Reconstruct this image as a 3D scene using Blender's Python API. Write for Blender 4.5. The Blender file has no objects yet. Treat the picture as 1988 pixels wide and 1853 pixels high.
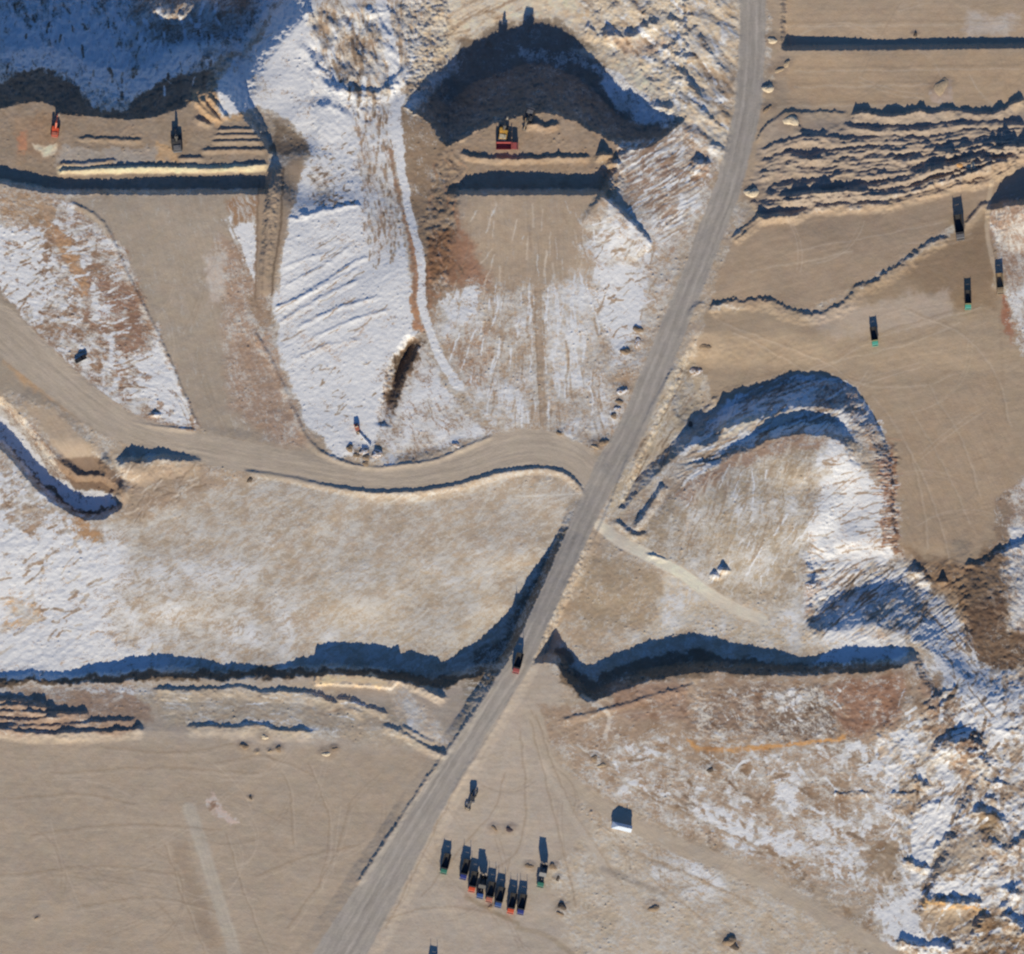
import bpy, math, random
import numpy as np

# ---------------------------------------------------------------- camera, light, exposure
K = 0.2245                     # metres per map unit; the site is about 446 x 416 m
MX, MY = 994.0, 926.5          # middle of the site in map units (y runs south)
scene = bpy.context.scene
COL = scene.collection
R = math.radians

cam_d = bpy.data.cameras.new('camera')
cam_d.sensor_width = 36.0
CAM_H = 3000.0
cam_d.lens = 36.0 * CAM_H / (1988 * K)
cam_d.clip_start = 10.0
cam_d.clip_end = 30000.0
cam = bpy.data.objects.new('camera', cam_d)
cam.location = (0, 0, CAM_H)
cam.rotation_euler = (0, 0, 0)
COL.objects.link(cam)
scene.camera = cam

SUN_EL = 27.0
SUN_AZ = 0.5                   # degrees west of due south
world = bpy.data.worlds.new('World')
scene.world = world
world.use_nodes = True
wn_ = world.node_tree.nodes
sky_n = wn_.new('ShaderNodeTexSky')
sky_n.sky_type = 'NISHITA'
sky_n.sun_disc = False
sky_n.sun_elevation = R(SUN_EL)
sky_n.sun_rotation = R(180 + SUN_AZ)
sky_n.altitude = 1200
sky_n.air_density = 1.0
sky_n.dust_density = 0.3
sky_n.ozone_density = 2.0
wn_['Background'].inputs[1].default_value = 0.097
tint = wn_.new('ShaderNodeVectorMath')          # clear, dry winter air: a deep blue sky
tint.operation = 'MULTIPLY'
tint.inputs[1].default_value = (0.42, 0.68, 1.0)
world.node_tree.links.new(sky_n.outputs[0], tint.inputs[0])
world.node_tree.links.new(tint.outputs[0], wn_['Background'].inputs[0])

sun_d = bpy.data.lights.new('sun', 'SUN')
sun_d.energy = 4.35
sun_d.angle = R(0.5)
sun_d.color = (1.0, 0.90, 0.71)
sun = bpy.data.objects.new('sun', sun_d)
sun.rotation_euler = (R(90 - SUN_EL), 0, R(SUN_AZ))   # shines to the north
sun.location = (0, -400, 300)
COL.objects.link(sun)

scene.view_settings.view_transform = 'Standard'
scene.view_settings.look = 'None'
scene.view_settings.exposure = 0.0
scene.view_settings.gamma = 1.0
scene.render.engine = 'CYCLES'
scene.cycles.filter_width = 2.2
scene.cycles.max_bounces = 4

LIT = np.array((0.70, 0.71, 0.755))                     # brightness of a white level sheet in this light


def srgb(c):
    c = np.asarray(c, dtype=np.float64) / 255.0
    return np.where(c <= 0.04045, c / 12.92, ((c + 0.055) / 1.055) ** 2.4)


def alb(c):                    # real base colour of a level sunlit surface seen as c
    return np.clip(srgb(c) / LIT, 0.0, 0.82)


# ---------------------------------------------------------------- noise
def perlin(x, y, seed):
    rs = np.random.RandomState(seed)
    perm = rs.permutation(256).astype(np.int32)
    perm = np.concatenate([perm, perm])
    ang = rs.rand(256) * 2 * np.pi
    gx, gy = np.cos(ang).astype(np.float32), np.sin(ang).astype(np.float32)
    xi = np.floor(x).astype(np.int32); yi = np.floor(y).astype(np.int32)
    xf = (x - xi).astype(np.float32); yf = (y - yi).astype(np.float32)
    u = xf * xf * xf * (xf * (xf * 6 - 15) + 10); v = yf * yf * yf * (yf * (yf * 6 - 15) + 10)
    xi &= 255; yi &= 255; x1 = (xi + 1) & 255; y1 = (yi + 1) & 255
    def g(ix, iy, dx, dy):
        h = perm[perm[ix] + iy]
        return gx[h] * dx + gy[h] * dy
    a = g(xi, yi, xf, yf); b = g(x1, yi, xf - 1, yf)
    c = g(xi, y1, xf, yf - 1); d = g(x1, y1, xf - 1, yf - 1)
    return ((a + u * (b - a)) * (1 - v) + (c + u * (d - c)) * v) * 1.4


def fbm(x, y, seed, octs=4, gain=0.5):
    s = np.zeros_like(x, dtype=np.float32); a = 1.0; t = 0.0
    for i in range(octs):
        s += a * perlin(x * (2.0 ** i), y * (2.0 ** i), seed + i * 7); t += a; a *= gain
    return s / t * 1.6


def ridged(x, y, seed, octs=3):
    s = np.zeros_like(x, dtype=np.float32); a = 1.0; t = 0.0
    for i in range(octs):
        s += a * (1 - 2.2 * np.abs(perlin(x * 2.0 ** i, y * 2.0 ** i, seed + i * 11))); t += a; a *= 0.5
    return s / t


# ---------------------------------------------------------------- site grid (map units, fine inside the site, growing outwards)
STEP = 1.9
def axis(n):
    core = np.arange(-60, n + 60 + STEP, STEP)
    g = STEP * np.cumprod(np.full(34, 1.26))
    out = np.cumsum(g)
    return np.concatenate([(core[0] - out)[::-1], core, core[-1] + out])
ax, ay = axis(1988), axis(1853)
GX, GY = np.meshgrid(ax, ay)
NX, NY = len(ax), len(ay)
X = np.clip(GX, -70, 2058).astype(np.float32)
Y = np.clip(GY, -70, 1923).astype(np.float32)
FAR = np.maximum(np.maximum(GX - 2058, -70 - GX), np.maximum(GY - 1923, -70 - GY)).clip(0)

W1x = fbm(X / 38, Y / 38, 11, 3); W1y = fbm(X / 38, Y / 38, 31, 3)      # ragged edges, about 8 m
W2x = fbm(X / 10, Y / 10, 51, 3); W2y = fbm(X / 10, Y / 10, 71, 3)      # ragged edges, about 2 m
BIG = fbm(X / 230, Y / 230, 91, 4)
MID = fbm(X / 60, Y / 60, 92, 4)
FINE = fbm(X / 14, Y / 14, 93, 3)


def smooth(t):
    t = np.clip(t, 0, 1)
    return t * t * (3 - 2 * t)


def curve(pts, n=4):           # rounded polyline
    p = np.array(pts, dtype=np.float32)
    if len(p) < 3: return p
    q = np.vstack([2 * p[0] - p[1], p, 2 * p[-1] - p[-2]])
    out = []
    for i in range(1, len(q) - 2):
        for j in range(n):
            t = j / n
            a, b, c, d = q[i - 1], q[i], q[i + 1], q[i + 2]
            out.append(0.5 * (2 * b + (c - a) * t + (2 * a - 5 * b + 4 * c - d) * t * t + (3 * b - a - 3 * c + d) * t ** 3))
    out.append(p[-1])
    return np.array(out, dtype=np.float32)


def window(p, pad):
    x0, y0 = p[:, 0].min() - pad, p[:, 1].min() - pad
    x1, y1 = p[:, 0].max() + pad, p[:, 1].max() + pad
    i0, i1 = np.searchsorted(ax, [x0, x1]); j0, j1 = np.searchsorted(ay, [y0, y1])
    if x0 < -55: i0 = 0
    if y0 < -55: j0 = 0
    if x1 > 2043: i1 = NX
    if y1 > 1908: j1 = NY
    return (slice(max(j0, 0), min(j1 + 1, NY)), slice(max(i0, 0), min(i1 + 1, NX)))


def warped(s, wa, wb):
    return X[s] + wa * W1x[s] + wb * W2x[s], Y[s] + wa * W1y[s] + wb * W2y[s]


def sd_poly(px, py, p):        # signed distance, negative inside
    d = np.full(px.shape, 1e12, dtype=np.float32); inside = np.zeros(px.shape, dtype=bool)
    n = len(p)
    for i in range(n):
        ax_, ay_ = p[i]; bx, by = p[(i + 1) % n]
        ex, ey = bx - ax_, by - ay_
        L = ex * ex + ey * ey
        if L < 1e-9: continue
        wx, wy = px - ax_, py - ay_
        t = np.clip((wx * ex + wy * ey) / L, 0, 1)
        d = np.minimum(d, (wx - ex * t) ** 2 + (wy - ey * t) ** 2)
        c = ((ay_ <= py) & (by > py)) | ((ay_ > py) & (by <= py))
        if abs(ey) > 1e-9:
            inside ^= c & (px < ax_ + (py - ay_) / ey * ex)
    d = np.sqrt(d)
    return np.where(inside, -d, d)


def line_coords(px, py, p):    # distance, side (+ = left of travel, i.e. north when going east), arc length, index
    d = np.full(px.shape, 1e12, dtype=np.float32)
    side = np.zeros(px.shape, dtype=np.float32); arc = np.zeros(px.shape, dtype=np.float32); idx = np.zeros(px.shape, dtype=np.float32)
    acc = 0.0
    for i in range(len(p) - 1):
        ax_, ay_ = p[i]; bx, by = p[i + 1]
        ex, ey = bx - ax_, by - ay_
        L = ex * ex + ey * ey
        if L < 1e-9: continue
        wx, wy = px - ax_, py - ay_
        t = np.clip((wx * ex + wy * ey) / L, 0, 1)
        dd = (wx - ex * t) ** 2 + (wy - ey * t) ** 2
        m = dd < d
        d = np.where(m, dd, d)
        side = np.where(m, -(ex * wy - ey * wx), side)
        sl = math.sqrt(L)
        arc = np.where(m, acc + t * sl, arc); idx = np.where(m, i + t, idx)
        acc += sl
    return np.sqrt(d), np.sign(side), arc, idx


# ---------------------------------------------------------------- terrain heights
CTRL = np.array([
    (-60, 450, 0), (-60, 700, 0), (-60, 1000, 1), (-60, 1290, -2), (200, 600, 0), (300, 900, 0), (350, 450, 0), (500, 400, 0), (450, 410, 0), (520, 460, -0.3), (350, 1100, -1), (350, 1280, -3.4),
    (700, 1100, -1.2), (700, 1280, -4), (950, 1240, -5), (1010, 1140, -3.2), (880, 1200, -3.2), (1000, 1050, -1.5), (600, 930, 0), (640, 700, -1), (650, 450, -2.5), (640, 250, -6.5), (620, 60, -10), (560, -60, -12), (500, 110, -11.5), (540, 190, -10.5), (585, 250, -9.5), (600, 330, -6),
    (800, 600, -1), (780, 300, -6), (790, 120, -8), (800, -60, -10), (1000, 600, 0), (1000, 420, 0), (1150, 420, -0.5), (1000, 850, 0), (1150, 930, 0), (1240, 800, -1.5), (1300, 650, -3), (1380, 480, -4.5),
    (1250, 330, -4), (1330, 250, -5), (1440, 240, -6.5), (1460, 0, -9), (1300, 60, -10), (1400, 120, -8), (900, -50, -14), (1200, -50, -12),
    (1600, 330, -8.5), (1980, 330, -9), (1600, 150, -10), (1980, 150, -10.5), (1700, 20, -10.8), (2040, -60, -11),
    (1480, 640, -6), (1700, 700, -8), (1980, 700, -8), (1850, 950, -8), (1830, 1090, -7.5), (1980, 1000, -6), (1600, 560, -7),
    (1230, 950, -0.5), (1300, 1040, 1), (1200, 1110, 0.6), (1170, 1230, -0.4), (1300, 1200, -0.5), (1450, 1010, 3.8), (1560, 870, 5), (1560, 1000, 3), (1590, 1100, 1.5),
    (1500, 1220, 0), (1650, 1235, 1.5), (1740, 1250, 1.6), (1660, 1120, -6), (1700, 1205, 2.2), (1645, 1195, 1.6), (1765, 1222, 1.2), (1620, 1225, 2.0), (1700, 1080, -7.5), (1640, 1060, -3.5), (1690, 1010, -6), (1850, 1200, -3), (1950, 1250, -3), (1880, 1400, 2), (1980, 1500, 0), (1960, 1800, 1), (1800, 1500, 4),
    (-60, 1420, 3.6), (-60, 1880, 4), (500, 1500, 5), (500, 1880, 5), (900, 1450, 6), (1000, 1700, 5.6), (1000, 1880, 5.3), (1200, 1450, 7.5), (1500, 1420, 7), (1500, 1700, 6), (1750, 1650, 4), (1600, 1880, 5), (2040, 1900, 1)
], dtype=np.float32)


def rbf(px, py):
    num = np.zeros(px.shape, dtype=np.float32); den = np.zeros(px.shape, dtype=np.float32)
    for cx, cy, cz in CTRL:
        w = 1.0 / (((px - cx) ** 2 + (py - cy) ** 2) / 1e4 + 0.06) ** 2
        num += w * cz; den += w
    return num / den


cx_, cy_ = np.arange(-80, 2080, 10.0), np.arange(-80, 1940, 10.0)
cgx, cgy = np.meshgrid(cx_, cy_)
cz = rbf(cgx.astype(np.float32), cgy.astype(np.float32))


def bil(grid, gx0, gy0, st, px, py):
    u = (px - gx0) / st; v = (py - gy0) / st
    i = np.clip(u.astype(np.int32), 0, grid.shape[1] - 2); j = np.clip(v.astype(np.int32), 0, grid.shape[0] - 2)
    fu, fv = u - i, v - j
    return (grid[j, i] * (1 - fu) + grid[j, i + 1] * fu) * (1 - fv) + (grid[j + 1, i] * (1 - fu) + grid[j + 1, i + 1] * fu) * fv


Z = bil(cz, -80, -80, 10.0, X, Y).astype(np.float32)


def level(pts, z, w, wa=3, wb=3, mode='set', rnd=1):
    """inside pts the ground takes height z; the bank lies OUTSIDE the outline over a width w (map units)"""
    p = curve(list(pts) + [pts[0]], rnd)[:-1] if rnd > 1 else np.array(pts, dtype=np.float32)
    wmax = float(np.max(w))
    s = window(p, wmax + wa + wb + 6)
    px, py = warped(s, wa, wb)
    sd = sd_poly(px, py, p)
    t = np.clip(1 - sd / w, 0, 1)
    t = t * 0.75 + smooth(t) * 0.25
    zt = z(X[s], Y[s]) if callable(z) else z
    if mode == 'set': Z[s] = Z[s] * (1 - t) + zt * t
    else: Z[s] += zt * t


def ridge(pts, h, wn=8, ws=12, wa=2, wb=3, lump=0.35, rnd=3, seed=1, taper=14, soft=1.55):
    """a bank of spoil along pts (west to east); wn / ws its north and south half widths"""
    q = curve(pts, rnd)
    s = window(q, max(wn, ws * soft) + wa + wb + 4)
    px, py = warped(s, wa, wb)
    d, side, arc, idx = line_coords(px, py, q)
    w = np.where(side > 0, wn, ws * soft)
    t = np.clip(1 - d / w, 0, 1)
    hh = np.interp(idx, np.linspace(0, len(q) - 1, len(h)), h) if isinstance(h, (list, tuple)) else h
    tot = float(np.sum(np.hypot(*(q[1:] - q[:-1]).T)))
    ends = smooth(arc / taper) * smooth((tot - arc) / taper) if taper else 1.0
    l = 1 + lump * 1.0 * perlin(arc / 26.0 + seed * 3.7, np.full_like(arc, seed * 1.3), 5 + seed) + lump * 0.5 * W1x[s] + lump * 0.55 * FINE[s]
    Z[s] += (t * 0.6 + smooth(t) * 0.4) * hh * np.clip(l, 0.15, 2) * ends


def mound(x, y, rx, ry, h, ang=0, seed=1):
    p = np.array([(x - rx - ry, y - rx - ry), (x + rx + ry, y + rx + ry)], dtype=np.float32)
    s = window(p, 4)
    px, py = warped(s, 2.0, 1.5)
    c, n = math.cos(R(ang)), math.sin(R(ang))
    u = ((px - x) * c + (py - y) * n) / rx; v = (-(px - x) * n + (py - y) * c) / ry
    t = np.clip(1.15 - np.sqrt(u * u + v * v), 0, 1)
    Z[s] += h * (0.5 * t + 0.5 * smooth(t)) * (1 + 0.25 * W2y[s])


def rough(pts, amp, la, lc, ang, seed, feather=18, kind='ridged'):
    p = np.array(pts, dtype=np.float32)
    s = window(p, feather)
    px, py = warped(s, 5, 2)
    t = smooth(0.5 - sd_poly(px, py, p) / feather)
    c, n = math.cos(R(ang)), math.sin(R(ang))
    u = (X[s] * c + Y[s] * n); v = (-X[s] * n + Y[s] * c)
    u = u + 4 * W1x[s]; v = v + 3 * W1y[s]
    f = ridged(u / la, v / lc, seed) if kind == 'ridged' else fbm(u / la, v / lc, seed, 4)
    Z[s] += t * amp * f


# --- the high southern ground, west part
level([(-90, 1336), (0, 1333), (60, 1323), (140, 1329), (250, 1322), (330, 1313), (430, 1322), (540, 1318), (610, 1312), (640, 1308), (740, 1316),
       (800, 1331), (860, 1338), (905, 1318), (950, 1305), (1010, 1330), (980, 1460), (900, 1700), (880, 1960), (-90, 1960)],
      lambda x, y: np.where(y < 1420, np.interp(x, [0, 120, 250, 420, 600, 660, 760, 790, 900, 1000], [1.2, 2.2, 2.2, 0.8, 1.2, 1.0, 1.2, 2.8, 2.4, 4.5]) + (y - 1335).clip(0, 85) * 0.025, 0) +
      np.where(y >= 1420, np.interp(x, [0, 120, 250, 420, 600, 660, 760, 790, 900, 1000], [1.2, 2.2, 2.2, 0.8, 1.2, 1.0, 1.2, 2.8, 2.4, 4.5]) + 2.1 + (y - 1420) * 0.003, 0), 20, 3, 3)
level([(613, 1311), (650, 1306), (700, 1308), (745, 1314), (775, 1322), (760, 1336), (690, 1330), (640, 1328), (613, 1330)], 2.3, 3, 0, 1, 'add')
# --- the high southern ground, east part
level([(1078, 1285), (1098, 1318), (1140, 1366), (1190, 1346), (1260, 1320), (1350, 1303), (1450, 1308), (1550, 1312), (1640, 1306), (1735, 1300), (1768, 1285),
       (1800, 1340), (1850, 1420), (1880, 1520), (1800, 1700), (1700, 1960), (700, 1960), (850, 1560), (960, 1380), (1000, 1300), (1062, 1286)],
      lambda x, y: np.interp(x, [1060, 1140, 1250, 1350, 1450, 1550, 1650, 1740, 1800], [5.8, 8.3, 8.5, 8.3, 6.6, 5.2, 7.6, 6.6, 2.6]) - (y - 1340).clip(0, 300) * 0.006, 20, 3, 3)

# --- main road: a graded ribbon with its own heights
MAIN = [(1462, -90), (1462, 60), (1456, 180), (1441, 260), (1415, 360), (1385, 440), (1345, 545), (1310, 630), (1270, 730), (1225, 835), (1185, 905), (1150, 972),
        (1122, 1035), (1080, 1130), (1042, 1212), (1010, 1284), (975, 1338), (935, 1400), (843, 1545), (748, 1705), (662, 1850), (600, 1960)]
MAIN_W = [26, 25, 26, 25, 25, 25, 25, 25, 26, 27, 28, 24, 22, 21, 21, 22, 22, 22, 27, 38, 46, 50]
MAIN_Z = [-9, -8.6, -7.5, -6.6, -5.6, -5, -4, -3.2, -2.2, -1.1, -0.4, 0.2, 1.2, 4.0, 6.0, 7.0, 6.7, 6.2, 5.5, 5.2, 5.1, 5.0]
HAUL = [(-90, 590), (0, 640), (70, 700), (160, 775), (240, 828), (330, 858), (450, 882), (580, 908), (700, 929), (800, 928), (900, 905), (980, 876), (1050, 868), (1110, 888), (1160, 925)]
HAUL_W = [48, 44, 38, 34, 30, 28, 29, 30, 26, 28, 33, 36, 33, 32, 30]


def ribbon(pts, ws, n=6):
    q = curve(pts, n)
    return q, np.interp(np.arange(len(q)), np.arange(len(pts)) * n, ws)


def road_field(pts, ws, pad):
    q, wv = ribbon(pts, ws)
    s = window(q, max(ws) + pad)
    px, py = warped(s, 1.3, 1.6)
    d, side, arc, idx = line_coords(px, py, q)
    return s, d, side, arc, np.interp(idx, np.arange(len(q)), wv), idx / 6.0


RF = road_field(MAIN, MAIN_W, 60)
s, d, side, arc, hw, ii = RF
zr = np.interp(ii, np.arange(len(MAIN_Z)), MAIN_Z)
bank = np.interp(ii, [0, 10, 12, 13, 14, 15, 16, 21], [26, 26, 14, 14, 16, 16, 22, 30])
t = np.clip(1 - (d - hw) / bank, 0, 1)
Z[s] = Z[s] * (1 - t) + zr * t
HF = road_field(HAUL, HAUL_W, 40)
s, d, side, arc, hw, ii = HF
t = smooth(1 - (d - hw) / 24)
Z[s] = Z[s] * (1 - t) + (0.0 * ii + np.interp(ii, [0, 8, 14], [0.0, 0.0, 0.0])) * t

# --- upper left: slope down to the snowy hollow, then the loading bench
level([(-90, 195), (30, 172), (70, 168), (95, 182), (150, 200), (210, 205), (280, 212), (350, 192), (380, 170), (425, 155), (470, 60), (520, 0), (560, -90), (-90, -90)],
      lambda x, y: -25.5 - (150 - y).clip(0, 240) * 0.05 + 7.0 * smooth(1.25 - np.hypot((x - 372) / 110, (y - 14) / 46)) + 10 * smooth((x - 400 - (170 - y) * 0.5) / 110), 74, 5, 4)
BENCH_L = [(-90, 350), (0, 346), (60, 358), (110, 366), (300, 367), (512, 365), (516, 330), (522, 300), (500, 262), (468, 225), (440, 185), (424, 175), (384, 182), (362, 205), (300, 226), (250, 232),
           (190, 226), (120, 222), (104, 205), (80, 196), (40, 200), (-90, 230)]
level(BENCH_L, -4.4, 11, 1.5, 2)
s = window(np.array(BENCH_L, dtype=np.float32), 110)
px, py = warped(s, 4, 3)
bank = -4.4 - np.clip(sd_poly(px, py, np.array(BENCH_L, dtype=np.float32)), 0, 200) / 4.6
Z[s] = np.where((py < 300) & (py < 400 - 0.4 * px + 60), np.maximum(Z[s], np.where(bank < -4.4, bank, Z[s])), Z[s])
ridge([(535, 318), (527, 400), (520, 480), (512, 580)], [2.2, 2.4, 2.2, 0.4], 15, 15, 2, 2, 0.15, 3, 4, 20, 1.0)

# --- upper middle: the deep hollow and its loading bench
HOL = np.array([(792, 212), (832, 236), (866, 286), (905, 260), (960, 237), (1020, 219), (1060, 215), (1120, 234), (1172, 262), (1212, 288), (1262, 284), (1318, 238), (1330, 200),
                (1250, 120), (1180, 40), (1130, -90), (880, -90), (850, 60), (800, 150)], dtype=np.float32)


def hollow():
    s = window(HOL, 40)
    px, py = warped(s, 3, 3)
    crest = np.interp(px, [780, 792, 832, 866, 905, 960, 1020, 1060, 1120, 1172, 1212, 1262, 1318, 1335], [205, 212, 238, 286, 262, 238, 220, 216, 235, 264, 289, 286, 240, 225])
    depth = np.interp(px, [780, 800, 835, 870, 930, 1030, 1090, 1150, 1200, 1250, 1300, 1325], [0, 5, 12, 19, 20.5, 20.5, 20, 17.5, 13.5, 9.5, 3.5, 0])
    run = (crest - py).clip(0)                      # how far north of the crest
    fall = np.minimum(run / 4.9, depth)             # bank at about 42 degrees
    back = np.clip((run - 200) / 120, 0, 1)         # the far side comes up slowly
    base = np.where(run > 0, -6.0 - fall, -99)
    edge = smooth((py + 75) / 40 + 1)
    inx = smooth((px - 778) / 14) * smooth((1338 - px) / 14)
    m = (run > 0) & (inx > 0)
    zn = base + back * 2.0
    Z[s] = np.where(m, Z[s] * (1 - inx) + zn * inx, Z[s])


BENCH_M = [(884, 367), (1000, 366), (1100, 366), (1168, 367), (1185, 330), (1200, 300), (1212, 288), (1172, 262), (1120, 234), (1060, 214), (1020, 218), (960, 236), (905, 260), (866, 285), (852, 320), (866, 350)]
level(BENCH_M, -5.6, 12, 1.5, 2.2)
hollow()

# --- top right: the terrace step
level([(1528, 84), (1640, 83), (1800, 82), (2070, 78), (2070, -90), (1530, -90)], -13.1, 12, 0.3, 0.8)

# --- benches below the eastern plateau
PLAT = [(1205, 1035), (1240, 1020), (1275, 985), (1310, 962), (1350, 930), (1400, 897), (1450, 872), (1500, 852), (1555, 842), (1610, 848), (1650, 880), (1690, 940), (1720, 1000), (1738, 1080), (1600, 1130), (1300, 1130)]
TOE2 = [(1190, 1020), (1300, 900), (1375, 835), (1420, 775), (1500, 735), (1560, 722), (1620, 730), (1680, 770), (1722, 850), (1738, 940), (1742, 1050), (1900, 1080), (2070, 1000), (2070, 640), (1500, 640), (1330, 700)]


def terraces():
    """ground between the plateau crest and the fill: two drops to the north, a long bank to the east"""
    crest = [(1225, 1040), (1275, 990), (1310, 962), (1350, 930), (1400, 898), (1450, 874), (1500, 854), (1555, 842), (1600, 846), (1640, 868), (1668, 905)]
    mid = [(1195, 1010), (1260, 935), (1320, 880), (1385, 838), (1450, 822), (1500, 806), (1550, 790), (1600, 790), (1640, 800), (1690, 850)]
    # lower fill level north and east of the outer line
    P = np.array([(1330, 705), (1372, 812), (1420, 774), (1500, 736), (1560, 723), (1625, 732), (1682, 772), (1722, 850), (1738, 940), (1742, 1060), (1760, 1085), (1900, 1090), (2070, 1010), (2070, 640), (1380, 640)], dtype=np.float32)
    s = window(P, 150)
    px, py = warped(s, 4, 2)
    sd = sd_poly(px, py, P)
    # first bench outline: everything north-east of the crest
    C = np.array([(1190, 1060)] + crest[:-1] + [(1650, 910), (1640, 990), (1625, 1070), (1606, 1160), (1790, 1160), (1790, 690), (1340, 690), (1190, 985)], dtype=np.float32)
    sc = sd_poly(px, py, C)
    fill = np.interp(py, [640, 720, 1000, 1090], [-7.8, -8.6, -8.2, -7.4])
    bench = np.interp(px, [1200, 1300, 1400, 1600, 1660, 1740], [-0.6, -0.6, -0.6, -0.6, -3.0, -6.5])
    w1 = np.where(py > 900, np.interp(py, [880, 960], [40, 105]), np.interp(px, [1300, 1600, 1660, 1740], [24, 22, 40, 60]))
    t = np.clip(-sc / w1, 0, 1)
    zz = Z[s] * (1 - t) + bench * t
    M = np.array([(1180, 1010)] + mid + [(1740, 960), (1790, 960), (1790, 660), (1320, 660)], dtype=np.float32)
    sm = sd_poly(px, py, M)
    w2 = np.interp(px, [1200, 1300, 1400, 1560, 1640, 1720], [20, 24, 40, 50, 55, 40])
    t2 = np.clip(-sm / w2, 0, 1)
    zz = np.where(py < 985, zz * (1 - t2) + (fill + np.interp(px, [1180, 1300, 1370, 1420], [6.0, 4.5, 2.0, 0.0])) * t2, zz)
    t3 = np.clip(1 - sd / np.interp(px, [1380, 1440], [55, 7]), 0, 1)
    zz = zz * (1 - t3) + fill * t3
    keep = smooth((px - 1180) / 20) * smooth((1150 - py) / 70) * smooth((py - 640) / 75)
    rd = np.clip((px - np.interp(py, [640, 700, 850, 1040], [1345, 1325, 1255, 1165])) / 14, 0, 1)
    Z[s] = Z[s] * (1 - keep * rd) + zz * keep * rd


terraces()
# second bank, south-east
s = window(np.array([(1540, 1040), (2060, 1340)], dtype=np.float32), 4)
px, py = warped(s, 5, 3)
crest2 = np.interp(px, [1560, 1600, 1700, 1760, 1820, 1900], [1218, 1228, 1217, 1232, 1275, 1340])
toe2 = np.interp(px, [1560, 1600, 1650, 1700, 1742, 1790, 1830, 1870, 1900], [1214, 1172, 1132, 1110, 1097, 1118, 1150, 1210, 1260])
low2 = np.interp(px, [1560, 1620, 1742, 1830, 1900], [0.5, -5.5, -8.5, -8.0, -5.0])
tt = np.clip((crest2 - py) / (crest2 - toe2).clip(6), 0, 1)
m2 = smooth((px - 1562) / 18) * smooth((1895 - px) / 30) * smooth((py - 1045) / 45)
zb = Z[s] * (1 - tt) + low2 * tt
Z[s] = np.where(py < crest2, Z[s] * (1 - m2) + np.minimum(zb, Z[s] + 8) * m2, Z[s])

# --- left: the curved cut beside the haul road, and the mounds round it
level([(-90, 720), (0, 786), (45, 828), (80, 874), (112, 912), (148, 936), (192, 934), (220, 950), (228, 978), (200, 996), (165, 998), (140, 986), (100, 962), (60, 920), (20, 870), (-90, 790)], -5.6, 12, 2, 2)
level([(60, 770), (110, 800), (150, 840), (188, 895), (190, 915), (165, 918), (130, 890), (90, 840), (40, 786)], lambda x, y: 0.4 - 3.2 * smooth((y - 850) / 70), 16, 1.5, 2)
ridge([(225, 905), (245, 897), (275, 900), (315, 893), (350, 895), (392, 892)], [1.8, 3.0, 3.2, 2.7, 2.0, 0.8], 12, 24, 2, 3, 0.08, 3, 2, 8)
mound(265, 915, 34, 24, 1.5, 20); mound(230, 960, 20, 28, 2.2, 30); mound(300, 806, 15, 6, 1.5, -5); mound(205, 905, 12, 25, 1.4)
mound(15, 655, 22, 9, 2.4, 25)

# --- small level steps and spoil banks
r = ridge
r([(470, 915), (560, 926), (640, 945), (720, 956), (800, 955), (880, 944), (960, 922), (1040, 911), (1090, 917), (1122, 942), (1137, 970)], [0.5, 0.8, 1.0, 1.1, 1.1, 1.1, 1.0, 1.0, 1.0, 1.0, 0.5], 6, 8, 0.5, 0.8, 0.2)
r([(1112, 1140), (1150, 1058), (1192, 962), (1232, 852), (1275, 772), (1312, 708)], 0.55, 5, 7, 0.5, 0.8, 0.25)
r([(694, 1718), (760, 1618), (830, 1512), (905, 1408), (965, 1322)], 0.7, 6, 7, 0.8, 1.5, 0.4)
r([(876, 1545), (905, 1500), (960, 1412), (1000, 1342)], 0.25, 4, 5, 0.5, 1.0, 0.4)
r([(560, 775), (600, 858), (655, 893), (715, 909), (780, 903), (850, 893), (905, 868), (960, 846)], [0.3, .5, .7, .6, .6, .7, .6, .4], 5, 7, 1, 1.5, 0.4)
r([(490, 640), (520, 690), (560, 775)], 0.5, 6, 8, 1, 2, 0.4)
r([(132, 392), (200, 432), (246, 532), (312, 662), (386, 834)], 0.5, 5, 6, 0.8, 1, 0.3)
r([(386, 836), (300, 828), (240, 818)][::-1], 0.5, 4, 6, 0.8, 1)
r([(1372, 604), (1400, 590), (1440, 584), (1490, 584), (1530, 604), (1580, 610), (1640, 592), (1665, 557), (1700, 547), (1760, 507), (1790, 482), (1832, 463), (1848, 466)], 0.95, 6, 14, 3.5, 5, 0.45)
r([(1916, 412), (1945, 402), (1985, 398), (2060, 402)], [0.5, 5.5, 8.5, 9.0], 12, 60, 1, 2, 0.1, 3, 3, 4)
r([(1872, 442), (1905, 402), (1930, 392)], 0.8, 6, 9, 1, 1.5, 0.3)


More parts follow.
